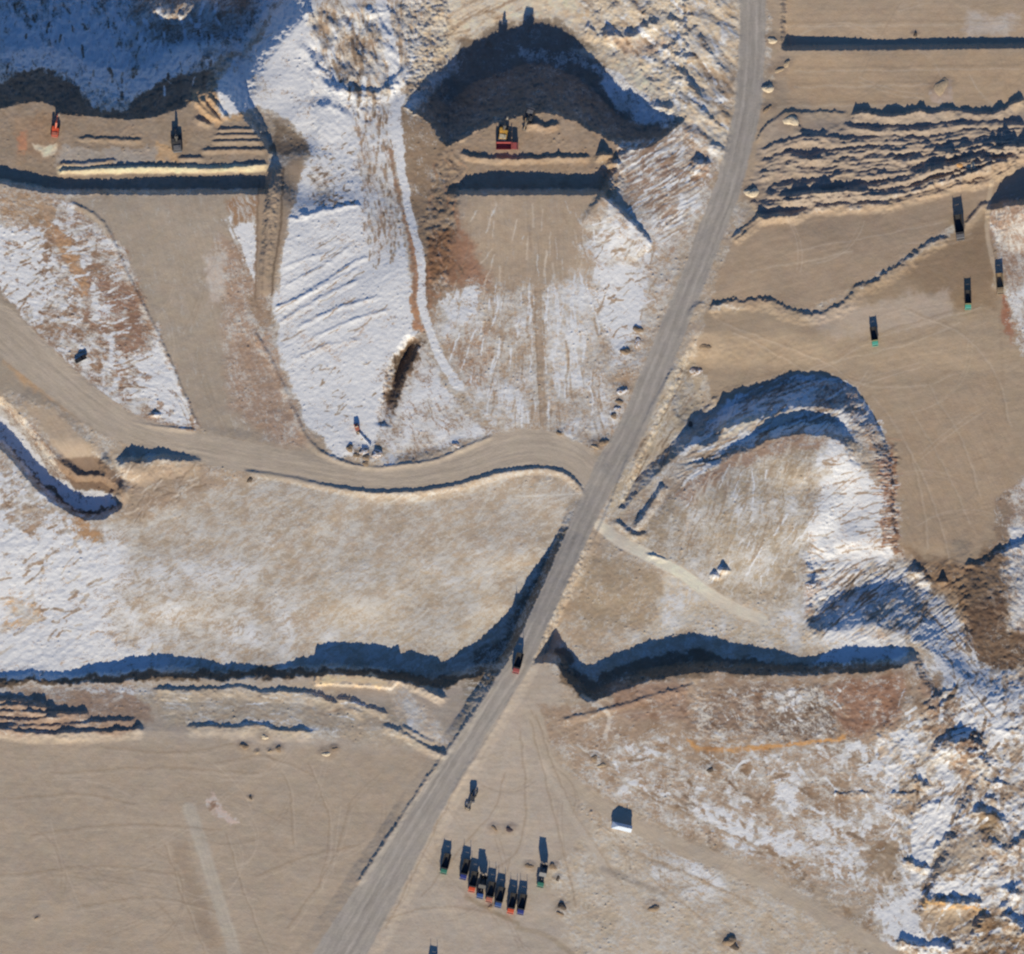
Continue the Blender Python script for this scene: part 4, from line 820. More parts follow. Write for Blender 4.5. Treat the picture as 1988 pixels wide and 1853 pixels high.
for hx, hy, hr in HALO:
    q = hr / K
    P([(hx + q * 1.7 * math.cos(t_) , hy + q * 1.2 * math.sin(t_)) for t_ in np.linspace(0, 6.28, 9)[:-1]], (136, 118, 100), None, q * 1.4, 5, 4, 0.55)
# carriageways
s, d, side, arc, hw, ii = HF
t = smooth(0.5 + (hw - d) / 6.0)
SOIL[s] = SOIL[s] * (1 - t[..., None]) + alb((163, 150, 133)).astype(np.float32) * t[..., None]; SNOW[s] *= (1 - t)
m = d < hw
FU[s] = np.where(m, arc * K, FU[s]); FV[s] = np.where(m, d * side * K + 600, FV[s]); ST[s] = np.where(m, 1.0, ST[s]); REG[s] = np.where(d < hw - 1, 2, REG[s])
t = np.exp(-((d - hw * 0.55) / 5) ** 2) * 0.35
SOIL[s] *= (1 + m * (0.09 * perlin(arc / 60, d * side / 7, 41) + 0.07 * perlin(arc / 18, d * side / 3.5, 42) + 0.07 * perlin(arc / 200, d * side / 2.4, 43)))[..., None]
s, d, side, arc, hw, ii = RF
t = smooth(0.5 + (hw - d) / 5.0)
SOIL[s] = SOIL[s] * (1 - t[..., None]) + alb((150, 143, 134)).astype(np.float32) * t[..., None]; SNOW[s] *= (1 - t)
m = d < hw
FU[s] = np.where(m, arc * K, FU[s]); FV[s] = np.where(m, d * side * K + 900, FV[s]); ST[s] = np.where(m, 1.0, ST[s]); REG[s] = np.where(d < hw - 1, 1, REG[s])
sdist = d * side
SOIL[s] *= (1 + m * (0.10 * perlin(arc / 60, sdist / 7, 31) + 0.08 * perlin(arc / 18, sdist / 3.5, 32) + 0.07 * perlin(arc / 200, sdist / 2.2, 33)))[..., None]
for off, wdt, gain in ((0.0, 4, -0.09), (-9, 2.5, 0.09), (8, 2.5, 0.08), (-15, 2.5, -0.08), (14, 2.5, -0.09), (4, 1.5, 0.06), (-5, 1.5, -0.06)):
    SOIL[s] *= (1 + gain * np.exp(-((sdist - off) / wdt) ** 2) * m)[..., None]
P(BENCH_L, None, None, 1, 0, 0, reg=4); P(BENCH_M, None, None, 1, 0, 0, reg=4)
P(T3([(410, 840), (590, 655), (980, 645), (2060, 560), (2060, 900), (1850, 1010), (1500, 1110), (1200, 1190), (700, 1260), (300, 1390), (270, 1390), (400, 1010)]), None, None, 1, 0, 0, reg=5)
# tone drift, so no field is one flat colour
NAT = np.clip((0.72 - ST) * 4.0, 0, 1)
SOIL *= (1.04 + 0.06 * BIG + (0.05 + 0.05 * NAT) * MID + (0.04 + 0.07 * NAT) * FINE)[..., None]
RAW = np.zeros(X.shape, np.float32)
for pts in ([(1100, 1330), (1990, 1280), (2060, 1960), (1700, 1960), (1600, 1760), (1250, 1580), (1120, 1480)], [(590, -90), (1440, -90), (1400, 340), (1340, 460), (1210, 330), (1330, 220), (1100, 30), (830, 130), (760, 210), (620, 200)], [(-90, 370), (130, 390), (380, 830), (180, 770), (-90, 520)], [(-90, 860), (230, 1000), (180, 1100), (-90, 1140)]):
    p = np.array(pts, np.float32); w_ = window(p, 60); px, py = warped(w_, 12, 6)
    RAW[w_] = np.maximum(RAW[w_], smooth(0.5 - sd_poly(px, py, p) / 60))
DK = smooth((fbm(X / 34, Y / 34, 901, 4) - 0.05) * 2.2) * RAW * NAT
SOIL *= (1 - DK[..., None] * np.array((0.22, 0.30, 0.38), np.float32))
SNOW += 0.42 * (ridged(X / 27, Y / 27, 905, 3) - 0.42) * RAW * NAT * (SNOW > 0.12) * (SNOW < 0.93)
SNOW *= 1 - 0.45 * smooth((fbm(X / 20, Y / 20, 902, 4) - 0.12) * 3.0) * RAW * NAT * (SNOW < 0.9)
SOIL[..., 0] *= 1 + 0.018 * fbm(X / 26, Y / 26, 612, 3); SOIL[..., 2] *= 1 + 0.03 * fbm(X / 26, Y / 26, 613, 3)
SNOW += (0.06 * BIG + (0.10 + 0.14 * NAT) * MID + 0.10 * NAT * FINE) * (SNOW > 0.06) * np.clip((1.15 - SNOW) * 2.2, 0.25, 1)
SOIL *= np.array((1.01, 0.99, 1.0), np.float32)
SOIL[:] = SOIL * 0.86 + 0.14 * (SOIL @ np.array((0.3, 0.55, 0.15), np.float32))[..., None]
np.clip(SNOW, 0, 1, out=SNOW); np.clip(SOIL, 0.01, 0.8, out=SOIL)


# lumpy ground and scattered clods wherever the blade has not been
CLOD = fbm(X / 5.5, Y / 5.5, 811, 2); PATCH = smooth(0.5 + fbm(X / 70, Y / 70, 812, 3))
gy_, gx_ = np.gradient(Z, STEP * K)
STEEP = smooth((np.hypot(gx_, gy_) - 0.35) / 0.5) * (FAR < 1)
RUNX = X + 3 * W2x; RUNY = Y + 3 * W2y
Z += STEEP * (0.55 * ridged(RUNX / 9, RUNY / 22, 821, 3) - 0.2 + 0.3 * fbm(X / 5, Y / 5, 822, 2))
Z += NAT * (0.10 * fbm(X / 8, Y / 8, 813, 3) + 1.0 * (0.3 + PATCH) * np.clip(CLOD - 0.6, 0, 0.6)) * (FAR < 1)


# ---------------------------------------------------------------- materials
def nodes_of(name):
    m = bpy.data.materials.new(name); m.use_nodes = True
    return m, m.node_tree.nodes, m.node_tree.links, m.node_tree.nodes['Principled BSDF']


def math_node(N, L, op, a, b=None, c=None):
    n = N.new('ShaderNodeMath'); n.operation = op
    for i, v in enumerate((a, b, c)):
        if v is None: continue
        if isinstance(v, (int, float)): n.inputs[i].default_value = v
        else: L.new(v, n.inputs[i])
    return n.outputs[0]


def noise_node(N, L, vec, scale, detail=3, rough_=0.55):
    n = N.new('ShaderNodeTexNoise'); n.inputs['Scale'].default_value = scale; n.inputs['Detail'].default_value = detail; n.inputs['Roughness'].default_value = rough_
    L.new(vec, n.inputs['Vector'])
    return n.outputs[0]


def vscale(N, L, vec, sc):
    n = N.new('ShaderNodeVectorMath'); n.operation = 'MULTIPLY'; n.inputs[1].default_value = sc
    L.new(vec, n.inputs[0])
    return n.outputs[0]


def ground_material():
    m, N, L, B = nodes_of('soil_and_snow')
    a1 = N.new('ShaderNodeAttribute'); a1.attribute_name = 'soil'
    a2 = N.new('ShaderNodeAttribute'); a2.attribute_name = 'snow'
    a3 = N.new('ShaderNodeAttribute'); a3.attribute_name = 'grain'
    pos = N.new('ShaderNodeNewGeometry').outputs['Position']
    grain = a3.outputs['Vector']
    sep = N.new('ShaderNodeSeparateXYZ'); L.new(grain, sep.inputs[0])
    st = sep.outputs['Z']
    nA = noise_node(N, L, pos, 0.15, 4, 0.62)
    sw = N.new('ShaderNodeTexNoise'); sw.inputs['Scale'].default_value = 0.55; sw.inputs['Detail'].default_value = 4; sw.inputs['Roughness'].default_value = 0.6; sw.inputs['Distortion'].default_value = 1.6
    L.new(pos, sw.inputs['Vector']); nE = sw.outputs[0]
    wv = N.new('ShaderNodeTexNoise'); wv.inputs['Scale'].default_value = 0.11; wv.inputs['Detail'].default_value = 2; L.new(pos, wv.inputs['Vector'])
    wo = N.new('ShaderNodeVectorMath'); wo.operation = 'MULTIPLY_ADD'; wo.inputs[1].default_value = (9.0, 9.0, 0); wo.inputs[2].default_value = (-4.5, -4.5, 0); L.new(wv.outputs['Color'], wo.inputs[0])
    wa_ = N.new('ShaderNodeVectorMath'); wa_.operation = 'ADD'; L.new(grain, wa_.inputs[0]); L.new(wo.outputs[0], wa_.inputs[1])
    nB = noise_node(N, L, vscale(N, L, wa_.outputs[0], (0.13, 0.62, 0)), 1.0, 4, 0.62)
    nC = noise_node(N, L, vscale(N, L, grain, (0.025, 0.8, 0)), 1.0, 3, 0.6)
    nD = noise_node(N, L, pos, 1.3, 2, 0.6)
    def lerp(x, y, t):
        m_ = N.new('ShaderNodeMix'); m_.data_type = 'FLOAT'
        for k, v in (('Factor', t), ('A', x), ('B', y)):
            if isinstance(v, (int, float)): m_.inputs[k].default_value = v
            else: L.new(v, m_.inputs[k])
        return m_.outputs[0]
    def dev(n_, g): return math_node(N, L, 'MULTIPLY', math_node(N, L, 'SUBTRACT', n_, 0.5), g)
    iso = math_node(N, L, 'ADD', dev(nA, 1.7), dev(nE, 2.3))
    ani = math_node(N, L, 'ADD', dev(nB, 3.2), dev(nA, 1.0))
    mix = math_node(N, L, 'ADD', math_node(N, L, 'ADD', lerp(iso, ani, st), dev(nD, 0.8)), 0.5)
    cov = math_node(N, L, 'SUBTRACT', a2.outputs['Fac'], mix)
    mr = N.new('ShaderNodeMapRange'); mr.interpolation_type = 'SMOOTHSTEP'; mr.inputs['From Min'].default_value = 0.48; mr.inputs['From Max'].default_value = 0.80
    L.new(a2.outputs['Fac'], mr.inputs['Value']); deep = mr.outputs['Result']
    cov = math_node(N, L, 'ADD', math_node(N, L, 'MULTIPLY', cov, lerp(1.9, 2.4, deep)), 0.5)
    cl = N.new('ShaderNodeClamp'); L.new(cov, cl.inputs[0])
    none = math_node(N, L, 'MULTIPLY', a2.outputs['Fac'], 12.0); c2 = N.new('ShaderNodeClamp'); L.new(none, c2.inputs[0])
    snow = math_node(N, L, 'MULTIPLY', cl.outputs[0], c2.outputs[0])
    # soil tone: mottled where natural, faintly combed where graded
    t1 = math_node(N, L, 'ADD', dev(nA, 0.35), dev(nE, 0.35))
    t2 = math_node(N, L, 'ADD', dev(nC, 0.34), dev(nA, 0.26))
    tone = math_node(N, L, 'ADD', math_node(N, L, 'ADD', lerp(t1, t2, st), math_node(N, L, 'ADD', dev(nD, 0.14), dev(nB, 0.2))), 1.0)
    brown = N.new('ShaderNodeVectorMath'); brown.operation = 'MULTIPLY'; brown.inputs[1].default_value = (0.80, 0.72, 0.64)
    L.new(a1.outputs['Color'], brown.inputs[0])
    bf = N.new('ShaderNodeClamp'); L.new(math_node(N, L, 'MULTIPLY_ADD', math_node(N, L, 'ADD', dev(nE, 0.6), dev(nA, 0.7)), 4.0, 0.38), bf.inputs[0])
    bfs = math_node(N, L, 'MULTIPLY', bf.outputs[0], lerp(0.9, 0.1, math_node(N, L, 'MULTIPLY', st, st)))
    bm_ = N.new('ShaderNodeMix'); bm_.data_type = 'RGBA'
    L.new(bfs, bm_.inputs['Factor']); L.new(a1.outputs['Color'], bm_.inputs['A']); L.new(brown.outputs[0], bm_.inputs['B'])
    vm = N.new('ShaderNodeVectorMath'); vm.operation = 'SCALE'
    L.new(bm_.outputs['Result'], vm.inputs[0]); L.new(tone, vm.inputs['Scale'])
    sn = N.new('ShaderNodeMix'); sn.data_type = 'RGBA'
    sn.inputs['A'].default_value = (0.78, 0.765, 0.735, 1); sn.inputs['B'].default_value = (0.92, 0.91, 0.89, 1)
    L.new(nE, sn.inputs['Factor'])
    cr = N.new('ShaderNodeMix'); cr.data_type = 'RGBA'
    L.new(deep, cr.inputs['Factor']); cr.inputs['A'].default_value = (0.67, 0.62, 0.54, 1); L.new(sn.outputs['Result'], cr.inputs['B'])
    mx = N.new('ShaderNodeMix'); mx.data_type = 'RGBA'
    L.new(snow, mx.inputs['Factor']); L.new(vm.outputs[0], mx.inputs['A']); L.new(cr.outputs['Result'], mx.inputs['B'])
    L.new(mx.outputs['Result'], B.inputs['Base Color'])
    B.inputs['Roughness'].default_value = 0.95
    B.inputs['Specular IOR Level'].default_value = 0.1
    bp = N.new('ShaderNodeBump'); bp.inputs['Strength'].default_value = 0.4; bp.inputs['Distance'].default_value = 0.2
    h = nD
    L.new(h, bp.inputs['Height']); L.new(bp.outputs[0], B.inputs['Normal'])
    return m


GROUND = ground_material()
NAMES = {0: 'terrain', 1: 'main_road', 2: 'haul_road', 3: 'dirt_track', 4: 'loading_bench', 5: 'spoil_windrow_field'}


def build_ground():
    V = np.stack([(GX - MX) * K, (MY - GY) * K, Z], -1).astype(np.float32).reshape(-1, 3)
    idx = np.arange(NX * NY, dtype=np.int32).reshape(NY, NX)
    q = np.stack([idx[1:, :-1], idx[1:, 1:], idx[:-1, 1:], idx[:-1, :-1]], -1).reshape(-1, 4)
    rg = REG[:-1, :-1].reshape(-1)
    soil = np.concatenate([SOIL.reshape(-1, 3), np.ones((NX * NY, 1), np.float32)], 1)
    snow = SNOW.reshape(-1); gr = np.stack([FU.reshape(-1), FV.reshape(-1), ST.reshape(-1)], -1).astype(np.float32)
    for k, name in NAMES.items():
        f = q[rg == k]
        if len(f) == 0: continue
        used = np.unique(f); remap = np.full(NX * NY, -1, np.int32); remap[used] = np.arange(len(used), dtype=np.int32)
        f = remap[f]
        me = bpy.data.meshes.new(name)
        me.vertices.add(len(used)); me.vertices.foreach_set('co', V[used].ravel())
        me.loops.add(f.size); me.loops.foreach_set('vertex_index', f.ravel())
        me.polygons.add(len(f)); me.polygons.foreach_set('loop_start', np.arange(0, f.size, 4, dtype=np.int32))
        me.polygons.foreach_set('use_smooth', np.ones(len(f), dtype=bool))
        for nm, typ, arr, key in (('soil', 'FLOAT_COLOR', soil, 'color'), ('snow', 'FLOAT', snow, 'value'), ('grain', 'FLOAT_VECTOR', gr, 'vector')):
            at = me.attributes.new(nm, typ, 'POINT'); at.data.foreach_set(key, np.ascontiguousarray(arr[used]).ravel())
        me.update(calc_edges=True)
        me.materials.append(GROUND)
        o = bpy.data.objects.new(name, me); COL.objects.link(o)
        o['kind'] = 'structure'


build_ground()
#OBJECTS#


# ---------------------------------------------------------------- mesh helpers
class MB:
    def __init__(self): self.v, self.f = [], []

    def add(self, vs, fs):
        o = len(self.v); self.v += [tuple(p) for p in vs]; self.f += [tuple(i + o for i in f) for f in fs]; return self

    def box(self, c, s, top=(1, 1), shift=(0, 0)):
        x, y, z = c; a, b, h = s[0] / 2, s[1] / 2, s[2] / 2
        tx, ty = top; sx, sy = shift
        vs = [(x - a, y - b, z - h), (x + a, y - b, z - h), (x + a, y + b, z - h), (x - a, y + b, z - h),
              (x - a * tx + sx, y - b * ty + sy, z + h), (x + a * tx + sx, y - b * ty + sy, z + h), (x + a * tx + sx, y + b * ty + sy, z + h), (x - a * tx + sx, y + b * ty + sy, z + h)]
        return self.add(vs, [(3, 2, 1, 0), (4, 5, 6, 7), (0, 1, 5, 4), (1, 2, 6, 5), (2, 3, 7, 6), (3, 0, 4, 7)])

    def prism(self, prof, x0, x1):          # outline in (y, z), drawn out along x
        n = len(prof)
        vs = [(x0, y, z) for y, z in prof] + [(x1, y, z) for y, z in prof]
        return self.add(vs, [tuple(range(n))[::-1], tuple(range(n, 2 * n))] + [(i, (i + 1) % n, n + (i + 1) % n, n + i) for i in range(n)])

    def cyl(self, a, b, r, n=12, r2=None):
        a, b = np.array(a, float), np.array(b, float); d = b - a; d /= np.linalg.norm(d)
        u = np.cross(d, (0, 0, 1) if abs(d[2]) < 0.9 else (1, 0, 0)); u /= np.linalg.norm(u); w = np.cross(d, u)
        r2 = r if r2 is None else r2
        vs = [a + r * (math.cos(t) * u + math.sin(t) * w) for t in np.linspace(0, 2 * math.pi, n, endpoint=False)] + \
             [b + r2 * (math.cos(t) * u + math.sin(t) * w) for t in np.linspace(0, 2 * math.pi, n, endpoint=False)]
        return self.add(vs, [tuple(range(n))[::-1], tuple(range(n, 2 * n))] + [(i, (i + 1) % n, n + (i + 1) % n, n + i) for i in range(n)])

    def bar(self, a, b, w, h, w2=None, h2=None):   # tapered box beam between two points
        a, b = np.array(a, float), np.array(b, float); d = b - a; d /= np.linalg.norm(d)
        u = np.cross(d, (0, 0, 1)); u /= max(np.linalg.norm(u), 1e-6); k = np.cross(u, d)
        w2 = w2 or w; h2 = h2 or h
        vs = [p + sx * u * ww / 2 + sz * k * hh / 2 for p, ww, hh in ((a, w, h), (b, w2, h2)) for sx, sz in ((-1, -1), (1, -1), (1, 1), (-1, 1))]
        return self.add(vs, [(0, 1, 2, 3), (7, 6, 5, 4), (0, 4, 5, 1), (1, 5, 6, 2), (2, 6, 7, 3), (3, 7, 4, 0)])

    def mesh(self, name, mat, bevel=0):
        me = bpy.data.meshes.new(name); me.from_pydata(self.v, [], self.f); me.update()
        import bmesh
        bm = bmesh.new(); bm.from_mesh(me)
        if bevel: bmesh.ops.bevel(bm, geom=list(bm.edges), offset=bevel, segments=1, affect='EDGES', clamp_overlap=True)
        bmesh.ops.recalc_face_normals(bm, faces=bm.faces); bm.to_mesh(me); bm.free()
        me.materials.append(mat)
        return me


def link(name, me, parent=None, loc=(0, 0, 0), rot=(0, 0, 0)):
    o = bpy.data.objects.new(name, me); COL.objects.link(o)
    o.parent = parent; o.location = loc; o.rotation_euler = rot
    return o


def thing(name, label, cat, loc, rz=0.0, group=None, me=None, scale=1.0):
    o = link(name, me, None, loc, (0, 0, rz))
    o['label'] = label; o['category'] = cat
    if group: o['group'] = group
    o.scale = (scale,) * 3 if isinstance(scale, (int, float)) else scale
    return o


def paint_mat(name, col, rough_=0.5, dust=0.35, metal=0.0):
    m, N, L, B = nodes_of(name)
    pos = N.new('ShaderNodeTexCoord').outputs['Object']
    n = noise_node(N, L, pos, 1.4, 4, 0.65)
    mx = N.new('ShaderNodeMix'); mx.data_type = 'RGBA'
    mx.inputs['A'].default_value = (*col, 1); mx.inputs['B'].default_value = (0.30, 0.25, 0.19, 1)
    f = math_node(N, L, 'MULTIPLY', n, dust); L.new(f, mx.inputs['Factor'])
    L.new(mx.outputs['Result'], B.inputs['Base Color'])
    B.inputs['Roughness'].default_value = rough_; B.inputs['Metallic'].default_value = metal
    return m


def earth_mat(name, col, amount=0.5, snow=0.0):
    m, N, L, B = nodes_of(name)
    pos = N.new('ShaderNodeNewGeometry').outputs['Position']
    n = noise_node(N, L, pos, 0.9, 5, 0.65)
    t = math_node(N, L, 'MULTIPLY_ADD', math_node(N, L, 'SUBTRACT', n, 0.5), amount * 2, 1.0)
    vm = N.new('ShaderNodeVectorMath'); vm.operation = 'SCALE'; vm.inputs[0].default_value = col; L.new(t, vm.inputs['Scale'])
    mx = N.new('ShaderNodeMix'); mx.data_type = 'RGBA'; mx.inputs['B'].default_value = (0.75, 0.75, 0.77, 1)
    L.new(vm.outputs[0], mx.inputs['A'])
    sm = N.new('ShaderNodeClamp'); L.new(math_node(N, L, 'MULTIPLY_ADD', math_node(N, L, 'SUBTRACT', n, 1.0 - snow), 8.0, 0.5), sm.inputs[0])
    L.new(sm.outputs[0], mx.inputs['Factor']); L.new(mx.outputs['Result'], B.inputs['Base Color'])
    B.inputs['Roughness'].default_value = 0.95; B.inputs['Specular IOR Level'].default_value = 0.1
    bp = N.new('ShaderNodeBump'); bp.inputs['Strength'].default_value = 0.6; bp.inputs['Distance'].default_value = 0.15
    L.new(n, bp.inputs['Height']); L.new(bp.outputs[0], B.inputs['Normal'])
    return m


M = {
    'green': paint_mat('green_paint', (0.012, 0.20, 0.13), 0.5, 0.2), 'teal': paint_mat('teal_paint', (0.06, 0.48, 0.36), 0.5, 0.3), 'blue': paint_mat('blue_paint', (0.008, 0.03, 0.24), 0.5, 0.14),
    'blue2': paint_mat('mid_blue_paint', (0.012, 0.085, 0.30), 0.5, 0.18), 'orange': paint_mat('orange_paint', (0.75, 0.085, 0.018), 0.5, 0.2), 'faded': paint_mat('faded_orange_paint', (0.55, 0.13, 0.07), 0.6, 0.5),
    'red': paint_mat('red_paint', (0.42, 0.045, 0.05), 0.5, 0.4), 'yellow': paint_mat('yellow_paint', (0.70, 0.36, 0.03), 0.5, 0.35), 'white': paint_mat('white_paint', (0.78, 0.78, 0.80), 0.5, 0.15),
    'grey': paint_mat('grey_paint', (0.13, 0.135, 0.15), 0.55, 0.4), 'dark': paint_mat('dark_steel', (0.035, 0.036, 0.04), 0.6, 0.2), 'black': paint_mat('black_paint', (0.012, 0.012, 0.014), 0.4, 0.12),
    'steel': paint_mat('worn_steel', (0.20, 0.185, 0.17), 0.6, 0.5, 0.2), 'tan': paint_mat('tan_paint', (0.34, 0.24, 0.13), 0.6, 0.5), 'rubber': paint_mat('tyre_rubber', (0.022, 0.021, 0.02), 0.9, 0.35),
    'glass': paint_mat('window_glass', (0.02, 0.025, 0.03), 0.08, 0.05), 'lamp': paint_mat('lamp_lens', (0.7, 0.7, 0.66), 0.15, 0.1), 'lime': paint_mat('pale_yellow_paint', (0.55, 0.52, 0.22), 0.6, 0.3),
    'cream': paint_mat('cream_paint', (0.62, 0.52, 0.34), 0.6, 0.3), 'bluewhite': paint_mat('bluish_white_sheet', (0.62, 0.70, 0.80), 0.45, 0.1),
}
EM = {'dirt': earth_mat('dirt', alb((160, 142, 120)) * 1.0, 0.4), 'brown': earth_mat('brown_dirt', alb((134, 116, 98)), 0.5), 'dark': earth_mat('dark_dirt', alb((92, 82, 74)), 0.5), 'pale': earth_mat('pale_dirt', alb((196, 180, 156)), 0.35),
      'snowy': earth_mat('snowy_dirt', alb((150, 128, 108)), 0.4, 0.5), 'coal': earth_mat('dark_gravel', alb((84, 74, 76)), 0.4), 'rust': earth_mat('rusty_dirt', alb((176, 136, 92)), 0.4)}


# ---------------------------------------------------------------- dump trucks
def wheel_mesh(r_, w):
    b = MB()
    ring = [(-w / 2, r_ * 0.86), (-w / 2 * 0.8, r_), (w / 2 * 0.8, r_), (w / 2, r_ * 0.86), (w / 2, r_ * 0.5), (-w / 2, r_ * 0.5)]
    n = 14; vs = []
    for t in np.linspace(0, 2 * math.pi, n, endpoint=False):
        vs += [(x, rr * math.cos(t), rr * math.sin(t)) for x, rr in ring]
    m = len(ring)
    b.add(vs, [(i * m + j, i * m + (j + 1) % m, ((i + 1) % n) * m + (j + 1) % m, ((i + 1) % n) * m + j) for i in range(n) for j in range(m)])
    return b.mesh('tyre', M['rubber'])


TYRE = wheel_mesh(0.68, 0.42); TYRE2 = wheel_mesh(0.68, 0.82)
RIM = MB().cyl((-0.13, 0, 0), (0.13, 0, 0), 0.345, 12).cyl((-0.17, 0, 0), (0.17, 0, 0), 0.12, 8).mesh('rim', M['steel'])
RIM2 = MB().cyl((-0.33, 0, 0), (0.33, 0, 0), 0.345, 12).cyl((-0.38, 0, 0), (0.38, 0, 0), 0.12, 8).mesh('rim', M['steel'])


def wheel(par, x, y, z, wide=False, sc=1.0):
    w = link('wheel', TYRE2 if wide else TYRE, par, (x, y, z)); w.scale = (sc,) * 3
    link('rim', RIM2 if wide else RIM, w)


_tm = {}


def truck_meshes(cabm, bedm, lipm):
    key = (cabm, bedm, lipm)
    if key in _tm: return _tm[key]
    d = {}
    b = MB()
    for sx in (-0.5, 0.5): b.box((sx, -0.2, 1.02), (0.16, 8.6, 0.34))
    for y in (-4.2, -2.6, -1.0, 0.8, 2.0, 4.0): b.box((0, y, 1.02), (0.85, 0.2, 0.26))
    d['chassis'] = b.mesh('chassis', M['dark'])
    # cab: outline in (y, z), front at +y
    b = MB().prism([(2.25, 0.95), (4.45, 0.95), (4.55, 1.25), (4.5, 2.05), (4.15, 3.0), (3.85, 3.18), (2.4, 3.22), (2.25, 3.05)], -1.42, 1.42)
    d['cab'] = b.mesh('cab', M[cabm], 0.06)
    d['windscreen'] = MB().add([(-1.25, 4.51, 2.12), (1.25, 4.51, 2.12), (1.2, 4.2, 2.94), (-1.2, 4.2, 2.94)], [(0, 1, 2, 3)]).mesh('windscreen', M['glass'])
    b = MB()
    b.add([(1.432, 2.6, 2.1), (1.432, 4.1, 2.1), (1.432, 3.95, 2.85), (1.432, 2.6, 2.9)], [(0, 1, 2, 3)])
    d['window_r'] = b.mesh('window', M['glass'])
    d['window_l'] = MB().add([(-1.432, 2.6, 2.1), (-1.432, 4.1, 2.1), (-1.432, 3.95, 2.85), (-1.432, 2.6, 2.9)], [(3, 2, 1, 0)]).mesh('window', M['glass'])
    d['visor'] = MB().box((0, 4.32, 3.06), (2.5, 0.34, 0.07)).mesh('sun_visor', M['dark'])
    d['bumper'] = MB().box((0, 4.62, 0.85), (2.9, 0.28, 0.5)).mesh('bumper', M[cabm], 0.04)
    d['headlight'] = MB().box((0, 4.77, 0.95), (0.42, 0.05, 0.22)).mesh('headlight', M['lamp'])
    d['mirror'] = MB().box((0, 0, 0), (0.14, 0.12, 0.6)).box((0, -0.02, 0.33), (0.35, 0.06, 0.05)).mesh('mirror', M['dark'])
    d['fuel_tank'] = MB().cyl((0, -0.7, 0), (0, 0.7, 0), 0.38, 12).mesh('fuel_tank', M['steel'])
    d['air_filter'] = MB().cyl((0, 0, 0), (0, 0, 0.9), 0.2, 10).cyl((0, 0, 0.9), (0, 0, 1.5), 0.08, 8).mesh('exhaust_stack', M['dark'])
    # tipping body, origin at the rear hinge
    b = MB(); t = 0.09
    L_, W_, H_ = 6.3, 3.05, 1.75
    b.box((0, L_ / 2 - 0.4, 0.05), (W_, L_, 0.12))
    for sx in (-1, 1):
        b.box((sx * (W_ / 2 - t / 2 + 0.0), L_ / 2 - 0.4, 0.11 + H_ / 2), (t, L_, H_))
        b.box((sx * (W_ / 2 + 0.02), L_ / 2 - 0.4, H_ + 0.08), (0.16, L_ + 0.02, 0.14))
        for y in np.linspace(0.1, L_ - 0.8, 6): b.box((sx * (W_ / 2 + 0.045), y, 0.11 + H_ / 2 - 0.05), (0.11, 0.14, H_ - 0.12))
    b.box((0, L_ - 0.4 - t / 2, 0.11 + (H_ + 0.6) / 2), (W_ - 0.19, t, H_ + 0.6))
    for sx in (-1, 1): b.add([(sx * 1.42, -0.3, 0.12), (sx * 1.42, L_ - 0.6, 0.12), (sx * 1.42, L_ - 0.6, H_), (sx * 1.42, -0.3, H_), (sx * 0.75, -0.3, 0.12), (sx * 0.75, L_ - 0.6, 0.12)], [(0, 1, 2, 3), (4, 5, 2, 3), (0, 4, 5, 1), (0, 3, 4), (1, 5, 2)])
    for y in np.linspace(0.2, L_ - 1.0, 6): b.box((0, y, -0.07), (W_ - 0.3, 0.16, 0.12))
    d['body'] = b.mesh('dump_body', M[bedm])
    b = MB().box((0, -0.42, 0.85), (W_ - 0.2, 0.09, 1.35))
    for x in (-1.0, 0, 1.0): b.box((x, -0.5, 0.85), (0.13, 0.08, 1.3))
    d['tailgate'] = b.mesh('tailgate', M[bedm])
    d['lip'] = MB().box((0, L_ - 0.24, H_ + 0.77), (W_ - 0.1, 0.42, 0.08)).box((0, L_ - 0.28, H_ + 0.45), (W_ - 0.14, 0.14, 0.52)).mesh('headboard_lip', M[lipm])
    b = MB()
    for x, y in ((-1.35, -0.3), (1.35, -0.3), (1.35, 3.0)): b.box((x, y, H_ + 0.55), (0.12, 0.12, 1.0))
    d['stake'] = [MB().box((x, y, H_ + hgt / 2 + 0.1), (0.14, 0.14, hgt)).mesh('stake', M[bedm]) for x, y, hgt in ((-1.45, -0.3, 1.3), (1.45, -0.3, 1.3), (1.45, 2.4, 0.8), (-1.45, 2.4, 0.8))]
    d['ram'] = MB().cyl((0, 1.9, 1.2), (0, 1.9 - 0.6, 1.25), 0.14, 8).mesh('hoist_ram', M['steel'])
    _tm[key] = d
    return d


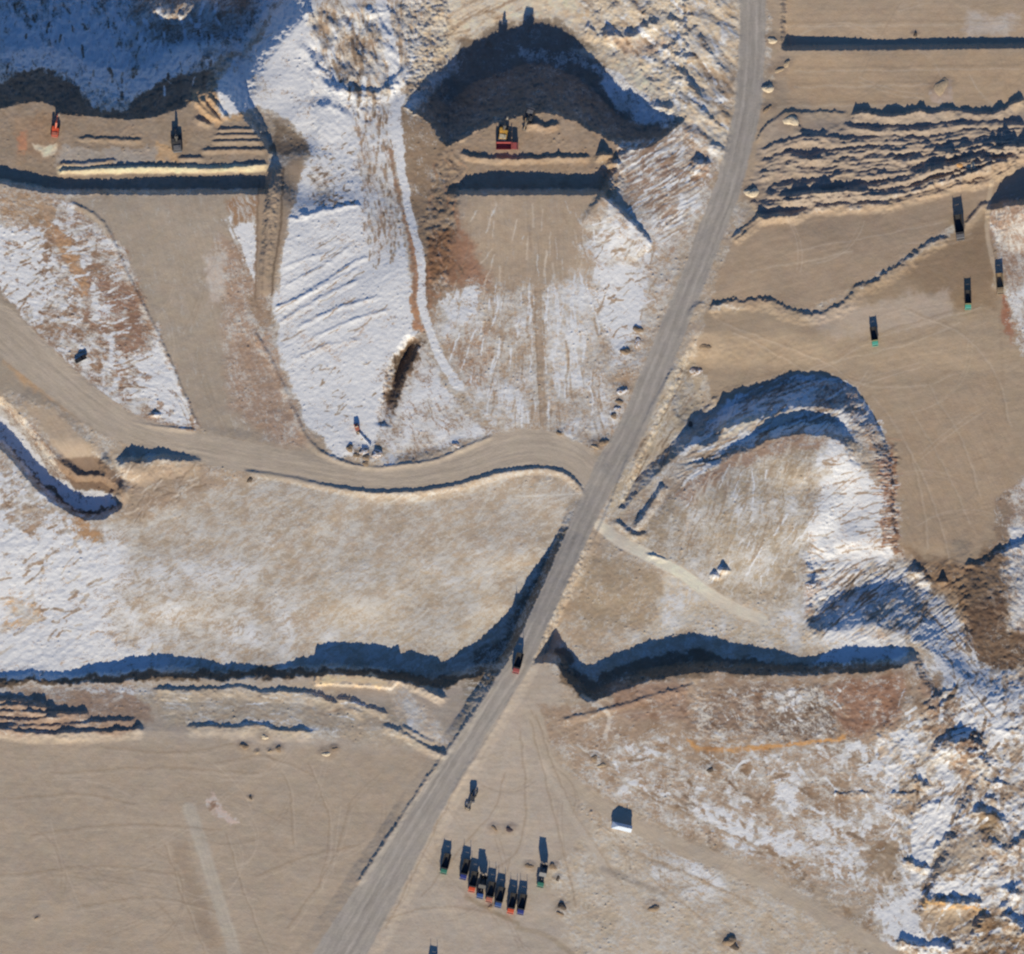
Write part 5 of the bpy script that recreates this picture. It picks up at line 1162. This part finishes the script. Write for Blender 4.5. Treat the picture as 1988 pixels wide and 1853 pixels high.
def dump_truck(label, mx, my, a, cabm, bedm='dark', lipm=None, tip=0.0, group=None, scale=1.0, stakes=True):
    """mx, my: map place of the truck's front; a: degrees its tail lies east of north"""
    d = truck_meshes(cabm, bedm, lipm or bedm)
    th = R(180 - a)
    fwd = (-math.sin(R(a)), -math.cos(R(a)))
    cx, cy = mx - fwd[0] * 4.7 * scale / K, my + fwd[1] * 4.7 * scale / K
    t = thing('dump_truck', label, 'dump truck', wpos(cx, cy, 0.02), th, group, scale=scale)
    link('chassis', d['chassis'], t)
    c = link('cab', d['cab'], t)
    link('windscreen', d['windscreen'], c); link('window', d['window_r'], c); link('window', d['window_l'], c); link('sun_visor', d['visor'], c)
    link('mirror', d['mirror'], c, (1.65, 4.3, 2.3)); link('mirror', d['mirror'], c, (-1.65, 4.3, 2.3))
    link('bumper', d['bumper'], t)
    link('headlight', d['headlight'], t, (-1.0, 0, 0)); link('headlight', d['headlight'], t, (1.0, 0, 0))
    link('fuel_tank', d['fuel_tank'], t, (1.05, 0.9, 1.0)); link('exhaust_stack', d['air_filter'], t, (-1.15, 2.0, 1.3))
    for sx in (-1, 1):
        wheel(t, sx * 1.22, 3.35, 0.68)
        for y in (-1.35, -2.85): wheel(t, sx * 1.08, y, 0.68, True)
    bo = link('dump_body', d['body'], t, (0, -4.05, 1.38), (R(tip), 0, 0))
    link('tailgate', d['tailgate'], bo); link('headboard_lip', d['lip'], bo)
    if stakes:
        for sm in d['stake']: link('stake', sm, bo)
    if tip: link('hoist_ram', MB().cyl((0, 1.5, 1.2), (0, 0.6 - 0.1, 1.3 + 4.2 * math.sin(R(tip))), 0.16, 8).mesh('hoist_ram', M['steel']), t)
    return t


ROW = 'dump trucks parked in the yard row'
dump_truck('green cabbed dump truck standing apart at the west end of the parked row', 860.4, 1696, 14, 'green', group=ROW, stakes=False)
dump_truck('dark blue cabbed dump truck, first from the west in the close row', 898.3, 1707, 14, 'blue', group=ROW)
dump_truck('bright orange dump truck between two blue ones, westernmost orange cab of the row', 914.8, 1731, 12, 'orange', group=ROW)
dump_truck('blue dump truck with its body tipped up among the parked row', 930.8, 1743.5, 12, 'blue2', tip=48, group=ROW)
dump_truck('faded orange dump truck in the middle of the parked row', 948.5, 1751, 12, 'faded', group=ROW)
dump_truck('mid blue dump truck left of the gap in the parked row', 966, 1761, 13, 'blue2', group=ROW)
dump_truck('bright orange dump truck right of the gap, easternmost orange cab of the row', 990, 1773, 12, 'orange', group=ROW)
dump_truck('dark blue dump truck at the east end of the close row', 1009.5, 1775, 11, 'blue', group=ROW)
dump_truck('green dump truck with raised body standing alone east of the parked row', 1048, 1722, 12, 'green', 'grey', tip=52, stakes=False)
dump_truck('dark red dump truck driving on the main road at the shaded bank', 1000.5, 1307, 14, 'red')
RT = 'dump trucks working on the fill floor'
dump_truck('pale green dump truck with yellow headboard alone in the middle of the fill floor', 1701, 672, -8, 'teal', 'dark', 'lime', group=RT, scale=0.92, stakes=False)
dump_truck('pale green dump truck with yellow headboard at the east side of the fill floor', 1881, 601, -1, 'teal', 'dark', 'lime', group=RT, scale=0.92, stakes=False)
dump_truck('large dark grey dump truck at the end of the jagged spoil bank', 1867, 466, -8, 'grey', 'dark', group=RT, scale=1.22, stakes=False)
dump_truck('tan dump truck by the brown bank at the east edge', 1944, 571, -4, 'tan', 'tan', group=RT, stakes=False)
dump_truck('blue dump truck cut off by the south edge, its shadow showing', 836, 1901, 10, 'blue')
dump_truck('red bodied dump truck parked crosswise beside the yellow excavator', 1006, 283, -90, 'red', 'red', stakes=True, scale=1.05)


# ---------------------------------------------------------------- excavators
def excavator(label, mx, my, face, house, deck, rot_tracks=0.0, scale=1.0, boomm=None, reach=1.0, group=None):
    """face: compass bearing the boom points to (0 north, 90 east)"""
    t = thing('excavator', label, 'excavator', wpos(mx, my, 0.02), R(-face), group, scale=scale)
    boomm = boomm or house
    for sx in (-1, 1):
        prof = [(-2.2, 0.0), (2.2, 0.0), (2.65, 0.35), (2.65, 0.72), (2.25, 1.02), (-2.25, 1.02), (-2.65, 0.72), (-2.65, 0.35)]
        b = MB().prism(prof, sx * 1.35 - 0.34, sx * 1.35 + 0.34)
        for y in np.linspace(-2.1, 2.1, 11): b.box((sx * 1.35, y, 1.045), (0.72, 0.16, 0.06))
        o = link('track', b.mesh('track', M['dark']), t)
        bb = MB()
        for y in np.linspace(-1.8, 1.8, 5): bb.cyl((sx * 1.72, y, 0.4), (sx * 1.75, y, 0.4), 0.24, 10)
        link('roller', bb.mesh('roller', M['steel']), o)
    link('undercarriage', MB().box((0, 0, 0.75), (2.0, 2.4, 0.5)).cyl((0, 0, 0.95), (0, 0, 1.3), 0.8, 14).mesh('undercarriage', M['dark']), t)
    h = link('house', MB().box((0.15, -0.9, 1.85), (2.9, 3.5, 1.1), (0.98, 0.98)).box((0.6, 0.35, 1.7), (1.6, 1.5, 0.8)).mesh('house', M[house], 0.05), t)
    link('engine_cover', MB().box((0.1, -1.6, 2.5), (2.4, 1.6, 0.24), (0.92, 0.92)).mesh('engine_cover', M[deck], 0.03), h)
    link('exhaust', MB().cyl((0.8, -1.6, 2.6), (0.8, -1.6, 3.1), 0.1, 8).mesh('exhaust', M['dark']), h)
    link('handrail', MB().bar((-1.25, -2.4, 2.75), (-1.25, 0.2, 2.75), 0.05, 0.05).bar((1.5, -2.4, 2.75), (1.5, 0.2, 2.75), 0.05, 0.05).mesh('handrail', M['dark']), h)
    link('counterweight', MB().box((0.12, -2.85, 1.75), (2.9, 0.75, 1.2), (0.96, 0.85)).mesh('counterweight', M[deck], 0.12), t)
    c = link('cab', MB().prism([(0.0, 1.35), (1.75, 1.35), (1.7, 2.2), (1.35, 3.1), (0.0, 3.15)], -1.42, -0.42).mesh('cab', M[house], 0.04), t)
    link('windscreen', MB().add([(-1.36, 1.745, 1.6), (-0.48, 1.745, 1.6), (-0.48, 1.43, 2.98), (-1.36, 1.43, 2.98)], [(0, 1, 2, 3)]).mesh('windscreen', M['glass']), c)
    link('window', MB().add([(-1.43, 0.1, 2.0), (-1.43, 1.6, 2.0), (-1.43, 1.25, 2.95), (-1.43, 0.1, 2.95)], [(3, 2, 1, 0)]).mesh('window', M['glass']), c)
    a, k, e = np.array((0.15, 0.5, 1.9)), np.array((0.15, 3.1 * reach, 3.7)), np.array((0.15, 5.9 * reach, 2.9))
    bo = link('boom', MB().bar(a, k, 0.55, 0.6, 0.55, 0.85).bar(k, e, 0.55, 0.85, 0.45, 0.5).mesh('boom', M[boomm]), t)
    link('boom_cylinder', MB().cyl((-0.25, 1.2, 1.7), (-0.25, 2.9 * reach, 3.2), 0.11, 8).cyl((0.55, 1.2, 1.7), (0.55, 2.9 * reach, 3.2), 0.11, 8).mesh('boom_cylinder', M['steel']), bo)
    tip = np.array((0.15, 6.9 * reach, 1.0))
    st = link('stick', MB().bar(e + (0, -0.4, 0.5), tip, 0.42, 0.6, 0.34, 0.34).mesh('stick', M[boomm]), t)
    link('stick_cylinder', MB().cyl((0.15, 3.6 * reach, 4.2), tuple(e + (0, -0.35, 0.55)), 0.1, 8).mesh('stick_cylinder', M['steel']), st)
    b = MB(); y0 = 6.9 * reach
    b.prism([(y0 + 0.35, 1.1), (y0 - 0.2, 1.15), (y0 - 0.9, 0.65), (y0 - 1.0, 0.1), (y0 - 0.5, -0.05), (y0 + 0.3, 0.05), (y0 - 0.35, 0.25), (y0 - 0.7, 0.4), (y0 - 0.1, 0.85)], -0.6, 0.9)
    bk = link('bucket', b.mesh('bucket', M['steel']), t)
    for x in np.linspace(-0.5, 0.8, 5): link('tooth', MB().box((x, y0 + 0.42, 0.06), (0.12, 0.32, 0.1)).mesh('tooth', M['steel']), bk)
    return t


excavator('large yellow and cream excavator on the middle loading bench beside the red truck', 977, 256, 10, 'yellow', 'cream', scale=1.22, boomm='dark', reach=0.8)
excavator('smaller dark excavator with brown boom near the shaded hollow', 1027, 224, 198, 'dark', 'grey', scale=1.15, boomm='tan', reach=0.8)
excavator('dark grey excavator in the middle of the west loading bench', 342, 277, -6, 'dark', 'grey', scale=1.35, reach=0.7)
excavator('orange excavator with boom stretched north on the west loading bench', 106.5, 252, 8, 'orange', 'faded', scale=1.05)


# ---------------------------------------------------------------- motor grader
def grader(mx, my, a):
    t = thing('motor_grader', 'dark motor grader with tall cab parked beside the main road in the yard', 'grader', wpos(mx, my, 0.02), R(180 - a))
    link('frame', MB().bar((0, 4.2, 1.5), (0, 0.6, 2.2), 0.35, 0.4).bar((0, 0.6, 2.2), (0, -0.4, 1.5), 0.5, 0.5).box((0, -2.2, 1.2), (1.0, 3.6, 0.5)).box((0, 4.3, 1.2), (0.5, 0.4, 0.9)).mesh('frame', M['grey']), t)
    e = link('engine_hood', MB().box((0, -2.9, 2.0), (1.5, 2.6, 1.2), (0.9, 0.97)).mesh('engine_hood', M['grey'], 0.05), t)
    link('exhaust', MB().cyl((0.4, -2.4, 2.6), (0.4, -2.4, 3.4), 0.08, 8).mesh('exhaust', M['dark']), e)
    link('radiator', MB().box((0, -4.24, 2.0), (1.2, 0.06, 0.9)).mesh('radiator', M['black']), e)
    c = link('cab', MB().box((0, -0.75, 2.65), (1.9, 1.6, 2.2), (0.88, 0.9)).box((0, -0.75, 3.81), (1.9, 1.7, 0.1)).mesh('cab', M['dark']), t)
    link('window', MB().box((0, 0.03, 2.9), (1.5, 0.05, 1.2)).mesh('window', M['glass']), c)
    bl = link('blade', MB().prism([(-0.05, 0.15), (0.12, 0.1), (0.0, 0.45), (0.12, 0.85), (-0.02, 0.8), (-0.15, 0.45)], -1.95, 1.95).mesh('blade', M['bluewhite']), t, (0, 1.6, 0.05), (0, 0, R(25)))
    link('circle', MB().cyl((0, 0, 0.98), (0, 0, 1.1), 0.75, 16).mesh('circle', M['steel']), bl)
    link('blade_arm', MB().bar((0.5, 1.6, 1.2), (0.1, 4.0, 1.4), 0.15, 0.15).bar((-0.5, 1.6, 1.2), (-0.1, 4.0, 1.4), 0.15, 0.15).mesh('blade_arm', M['tan']), t)
    link('scarifier', MB().box((0, 5.0, 0.55), (2.2, 0.25, 0.5)).bar((0, 4.4, 1.2), (0, 5.0, 0.7), 0.4, 0.2).mesh('scarifier', M['tan']), t)
    for sx in (-1, 1):
        wheel(t, sx * 1.05, 4.3, 0.68)
        for y in (-1.9, -3.5): wheel(t, sx * 1.05, y, 0.68)


grader(916, 1551, 24)


# ---------------------------------------------------------------- pickup on the snowy bank
def pickup(mx, my, a, label, mat):
    t = thing('pickup', label, 'pickup', wpos(mx, my, 0.0), R(180 - a))
    bm_ = MB().prism([(-2.6, 0.55), (2.55, 0.55), (2.7, 0.75), (2.6, 1.05), (1.3, 1.2), (-2.6, 1.15), (-2.65, 0.8)], -0.95, 0.95)
    link('body', bm_.mesh('body', M[mat], 0.05), t)
    c = link('cab', MB().prism([(-0.75, 1.14), (1.35, 1.14), (0.7, 1.78), (-0.55, 1.82)], -0.82, 0.82).mesh('cab', M[mat], 0.04), t)
    link('windscreen', MB().add([(-0.72, 1.31, 1.22), (0.72, 1.31, 1.22), (0.68, 0.76, 1.76), (-0.68, 0.76, 1.76)], [(0, 1, 2, 3)]).mesh('windscreen', M['glass']), c)
    b = MB()
    for sx in (-1, 1): b.box((sx * 0.9, -1.7, 1.3), (0.08, 1.75, 0.3))
    b.box((0, -2.58, 1.3), (1.72, 0.07, 0.3))
    link('bed_wall', b.mesh('bed_wall', M[mat]), t)
    link('bumper', MB().box((0, 2.72, 0.62), (1.8, 0.14, 0.22)).mesh('bumper', M['dark']), t)
    for sx in (-1, 1):
        link('headlight', MB().box((sx * 0.68, 2.68, 0.9), (0.3, 0.06, 0.15)).mesh('headlight', M['lamp']), t)
        for y in (1.65, -1.65): wheel(t, sx * 0.86, y, 0.38, False, 0.56)


pickup(157, 697.5, 62, 'black pickup parked at a slant on the snowy bank above the haul road', 'black')


# ---------------------------------------------------------------- hut with steep white roof
def hut(mx, my, rz):
    t = thing('hut', 'small hut with steep bluish white roof beside the yard track', 'hut', wpos(mx, my, -0.05), R(rz))
    W_, D_, E_, RZ = 8.4, 2.5, 2.5, 4.7
    b = MB().box((0, 0, E_ / 2), (W_, D_, E_))
    w = link('wall', b.mesh('wall', M['white']), t)
    e = 0.25
    A = [(-W_ / 2 - e, -D_ / 2 - e, E_ - 0.1), (W_ / 2 + e, -D_ / 2 - e, E_ - 0.1), (W_ / 2 + e, D_ / 2 + e, E_ - 0.1), (-W_ / 2 - e, D_ / 2 + e, E_ - 0.1), (-1.4, 0.25, RZ), (W_ / 2 + e, 0.25, RZ - 0.3)]
    rf = link('roof', MB().add(A, [(0, 1, 5, 4), (2, 3, 4, 5), (3, 0, 4), (1, 2, 5), (3, 2, 1, 0)]).mesh('roof', M['bluewhite']), t)
    for i, x in enumerate(np.linspace(-0.8, W_ / 2, 6)):
        link('roof_seam', MB().bar((x, -D_ / 2 - e, E_ - 0.07), (x, 0.2, RZ - 0.3 * (x + 1.4) / 5.9 + 0.02), 0.06, 0.06).mesh('roof_seam', M['white']), rf)
    link('chimney', MB().cyl((2.4, 0.5, 3.8), (2.4, 0.5, 5.0), 0.16, 10).cyl((2.4, 0.5, 5.0), (2.4, 0.5, 5.1), 0.22, 10).mesh('chimney', M['dark']), rf)
    dr = link('door', MB().box((-1.0, -D_ / 2 - 0.03, 1.05), (0.95, 0.07, 2.1)).mesh('door', M['blue2']), t)
    link('handle', MB().box((-0.65, -D_ / 2 - 0.09, 1.05), (0.05, 0.06, 0.16)).mesh('handle', M['steel']), dr)
    for x in (1.2, 3.0):
        wi = link('window', MB().box((x, -D_ / 2 - 0.02, 1.4), (1.0, 0.06, 0.95)).mesh('window', M['white']), t)
        link('pane', MB().box((x, -D_ / 2 - 0.06, 1.4), (0.84, 0.02, 0.8)).mesh('pane', M['glass']), wi)


hut(1206.5, 1604, -13)


# ---------------------------------------------------------------- pump unit in the snow
def pump(mx, my, rz):
    t = thing('pump_unit', 'orange diesel pump unit on a skid at the foot of the snow field', 'pump', wpos(mx, my, 0), R(rz))
    link('skid', MB().box((-0.8, 0, 0.15), (0.25, 5.0, 0.3)).box((0.8, 0, 0.15), (0.25, 5.0, 0.3)).box((0, 2.2, 0.2), (1.6, 0.25, 0.2)).box((0, -2.2, 0.2), (1.6, 0.25, 0.2)).mesh('skid', M['dark']), t)
    e = link('engine_house', MB().box((0, 0.7, 1.0), (1.9, 2.9, 1.4), (0.95, 0.97)).mesh('engine_house', M['faded'], 0.05), t)
    link('louvre', MB().box((0.96, 0.7, 1.2), (0.06, 1.8, 0.9)).mesh('louvre', M['dark']), e)
    link('exhaust', MB().cyl((0.3, 1.3, 1.65), (0.3, 1.3, 2.2), 0.1, 8).mesh('exhaust', M['dark']), e)
    link('pump_casing', MB().cyl((-0.4, -1.5, 0.9), (0.4, -1.5, 0.9), 0.6, 14).cyl((0, -1.5, 0.9), (0, -2.6, 0.7), 0.28, 10).mesh('pump_casing', M['tan']), t)
    link('fuel_tank', MB().cyl((-0.6, 1.0, 1.95), (0.6, 1.0, 1.95), 0.28, 12).mesh('fuel_tank', M['cream']), t)


pump(693.5, 833, 18)
pp = [(697.5, 840.5), (703, 847), (709, 854), (715, 860), (719, 866)]
b = MB()
for i in range(len(pp) - 1):
    a0, a1 = wpos(*pp[i], 0.55), wpos(*pp[i + 1], 0.55)
    b.cyl(a0, a1, 0.34, 10)
    b.cyl(a1, tuple(np.array(a1) + (np.array(a1) - np.array(a0)) * 0.03), 0.46, 10)
po = thing('discharge_pipe', 'pale pipe running down from the orange pump to the road edge', 'pipe', (0, 0, 0), me=b.mesh('discharge_pipe', M['white']))


# ---------------------------------------------------------------- heaps and clods of earth
def heap_mesh(seed, mat, spiky=0.22):
    rs = random.Random(seed); n, rings = 14, 5
    lob = [1 + 0.22 * math.sin(2 * 2 * math.pi * i / n + seed) + 0.14 * math.sin(3 * 2 * math.pi * i / n + seed * 2.3) for i in range(n)]
    vs = [(rs.uniform(-.1, .1), rs.uniform(-.1, .1), 1.0)]
    for k in range(1, rings + 1):
        q = k / rings
        for i in range(n):
            t = 2 * math.pi * (i + 0.5 * (k % 2)) / n
            rr = q * lob[i] * (1 + rs.uniform(-spiky, spiky) * 0.5)
            z = (1 - q * q) ** 0.9 * (1 + rs.uniform(-spiky, spiky)) + rs.uniform(0, 0.06) if k < rings else -0.3
            vs.append((rr * math.cos(t), rr * math.sin(t), z))
    fs = [(0, 1 + i, 1 + (i + 1) % n) for i in range(n)]
    for k in range(rings - 1):
        o, p_ = 1 + k * n, 1 + (k + 1) * n
        for i in range(n):
            fs += [(o + i, p_ + i, p_ + (i + 1) % n), (o + i, p_ + (i + 1) % n, o + (i + 1) % n)]
    b = MB().add(vs, fs)
    me = b.mesh('dirt_heap', EM[mat]); me.polygons.foreach_set('use_smooth', [True] * len(me.polygons))
    return me


_hm = {}


def heap(label, mx, my, r_, h, mat='dirt', sq=1.0, rz=0.0, group=None, name='dirt_heap', cat='dirt heap'):
    key = (mat, int(mx + my) % 5)
    if key not in _hm: _hm[key] = heap_mesh(len(_hm) + 3, mat)
    return thing(name, label, cat, wpos(mx, my, -0.05), R(rz), group, _hm[key], (r_ * 0.9, r_ * 0.9 * sq, h * 0.46))


G1, G2, G3, G4, G5 = 'clods north of the yard field', 'heaps along the main road', 'heaps round the pump', 'heaps on the north-east terraces', 'heaps in the yard'
heap('brown clod with dark shadow, westernmost of the clods below the pale spoil strip', 475, 1449.5, 2.0, 1.1, 'brown', 0.8, 0, G1)
heap('pale clod, northernmost of the clods below the pale spoil strip', 515, 1431, 2.0, 1.0, 'pale', 0.6, 10, G1)
heap('brown clod with round shadow east of the tiny pair below the spoil strip', 541, 1454, 1.7, 1.0, 'brown', 0.8, 0, G1)
heap('tiny clod, western one of the pair between two larger clods', 500, 1460, 1.0, 0.6, 'dirt', 0.8, 0, G1)
heap('tiny clod, eastern one of the pair between two larger clods', 525, 1458, 1.1, 0.7, 'dirt', 0.8, 0, G1)
heap('pale clod lying alone, easternmost of the clods in the west field', 634, 1464, 2.1, 1.0, 'pale', 0.6, 5, G1)
heap('small brown clod behind the easternmost pale clod', 649, 1454, 1.6, 0.7, 'brown', 0.6, 20, G1)
heap('lone dark lump in the middle of the west field', 487, 1548.5, 0.9, 0.6, 'dark')
heap('little dark lump near the south-west corner', 73, 1781, 1.1, 0.5, 'brown', 0.5, 40)
heap('small olive lump on the verge south of the haul road', 485.5, 931, 2.0, 1.2, 'dark', 0.55, 60)
heap('brown earth heap, northernmost beside the main road', 1238, 640, 2.4, 1.6, 'brown', 0.8, 0, G2)
heap('brown earth heap, second from the north beside the main road', 1238, 666, 2.0, 1.2, 'snowy', 1.2, 0, G2)
heap('dark topped earth heap next to the white drift by the main road', 1214, 683, 2.8, 1.8, 'brown', 0.7, -20, G2)
heap('broad earth heap halfway down the roadside line', 1208, 760, 2.8, 1.9, 'snowy', 0.6, 10, G2)
heap('upper heap of the three small ones in the roadside line', 1203, 781, 1.8, 1.3, 'brown', 0.8, 0, G2)
heap('middle heap of the three small ones in the roadside line', 1199, 794, 1.7, 1.1, 'snowy', 0.8, 0, G2)
heap('lowest heap of the three small ones in the roadside line', 1192, 808, 1.8, 1.2, 'brown', 0.8, 0, G2)
heap('earth heap at the inner corner of the road junction', 1171, 860, 2.5, 1.7, 'brown', 0.8, 30, G2)
heap('second earth heap in the junction corner, west of the larger one', 1155, 868, 2.0, 1.1, 'dirt', 0.5, -30, G2)
heap('small heap on the north edge of the haul road bend', 886, 864, 2.2, 1.5, 'snowy', 0.7, 0)
heap('small heap where the pale track meets the haul road', 1086, 842, 1.6, 1.0, 'brown', 0.8, 0)
heap('brown rubble heap, westernmost by the pump pipe', 679, 871, 2.2, 1.8, 'brown', 0.8, 0, G3)
heap('brown rubble heap south-west of the pipe end', 691.5, 884.5, 1.6, 1.3, 'brown', 1, 0, G3)
heap('brown rubble heap straight below the pipe end', 711.5, 889, 2.0, 1.4, 'brown', 0.7, 0, G3)
heap('brown rubble heap nearest the haul road below the pipe', 710, 900.5, 1.8, 1.1, 'brown', 0.8, 0, G3)
heap('snow dusted rubble heap east of the pipe end', 732, 882, 3.4, 3.2, 'snowy', 0.6, 0, G3)
heap('long low rubble heap at the pipe end', 707, 877, 3.0, 1.9, 'snowy', 0.5, 0, G3)
heap('tall round earth heap on the east verge of the main road, far north', 1492, 171, 2.6, 2.4, 'pale', 0.9, 0, G4)
heap('low pale heap at the west end of the straight terrace cut', 1500, 77, 2.8, 1.4, 'pale', 0.5, 0, G4)
heap('small dark heap just north of the straight terrace cut', 1780.5, 64, 1.1, 0.9, 'dark', 1, 0, G4)
heap('pale mound of spoil standing on the smooth upper terrace', 1828.5, 168, 3.6, 1.1, 'dirt', 1.1, 0, G4)
heap('rubble heap below the west end of the terrace cut, upper of two', 1528, 122, 2.2, 1.1, 'dirt', 0.6, 30, G4)
heap('rubble heap below the west end of the terrace cut, lower of two', 1512, 135, 2.8, 1.2, 'dirt', 0.5, 15, G4)
heap('small brown heap on the verge between the terrace cut and the windrows', 1490, 211, 2.4, 1.2, 'brown', 0.5, 45, G4)
heap('tall pale heap at the west end of the windrows beside the road', 1459, 374, 3.4, 2.8, 'pale', 0.8, 0, G4)
heap('pale heap at the north-west corner of the windrows', 1536, 233, 3.6, 1.6, 'pale', 0.8, 0, G4)
heap('orange lump of earth among the eastern windrows', 1863, 319, 2.2, 1.4, 'rust', 0.6, 0, G4)
heap('pale boulder beside the orange lump among the windrows', 1886, 322, 2.4, 1.6, 'pale', 1, 0, G4)
heap('brown heap where the fill floor meets the main road', 1369, 672, 2.6, 1.6, 'brown', 0.8, 0)
heap('snowy heap on the slope between main road and fill floor', 1352, 721, 3.2, 2.0, 'snowy', 0.7, 0)
heap('dark heap at the south tip of the rilled snow bank', 1572, 1136, 2.8, 1.9, 'snowy', 0.7, 0)
heap('tiny dark lump on the smooth verge below the plateau', 1340, 824, 1.6, 1.0, 'dark', 0.8, 0)
heap('brown gravel pile, western one of the pair north of the parked trucks', 959.5, 1607, 1.7, 0.9, 'brown', 0.6, -40, G5)
heap('dark gravel pile, eastern one of the pair north of the parked trucks', 988.5, 1610, 2.1, 1.1, 'coal', 0.6, 0, G5)
heap('dark rounded heap south-east of the parked trucks', 1091.5, 1759, 2.3, 1.9, 'dark', 0.8, 0, G5)
heap('low brown heap just south of the dark rounded heap', 1089, 1773, 2.0, 0.9, 'brown', 0.5, -30, G5)
heap('small brown lump beside the front of the middle parked trucks', 952, 1760, 1.2, 0.6, 'brown', 0.8, 0, G5)
heap('brown lump west of the lone green truck with raised body', 1027, 1681, 1.9, 0.6, 'brown', 0.7, 0, G5)
heap('brown lump east of the lone green truck with raised body', 1074, 1682, 1.6, 0.7, 'brown', 1.2, 0, G5)
heap('tiny dark lump right of the lone green truck', 1084, 1705, 1.3, 0.5, 'dark', 1, 0, G5)
heap('brown rubble heap at the south edge of the yard track', 1416, 1826, 3.2, 2.2, 'brown', 0.8, 0)
heap('dark rubble heap touching the brown one at the south edge', 1424, 1836, 2.4, 1.5, 'dark', 0.8, 0)
heap('rubble mound with pale stones in the south-east snow', 1270, 1762, 2.8, 1.3, 'brown', 0.6, 0)
heap('upper heap of the pair north-east of the yard', 1154, 1471, 1.9, 0.9, 'brown', 0.8, 0)
heap('lower heap of the pair north-east of the yard', 1168, 1485, 2.2, 0.9, 'dirt', 0.6, 0)
heap('lone dark heap on the brown slope south of the orange seam', 1377, 1494, 2.2, 0.9, 'dark', 0.5, 20)
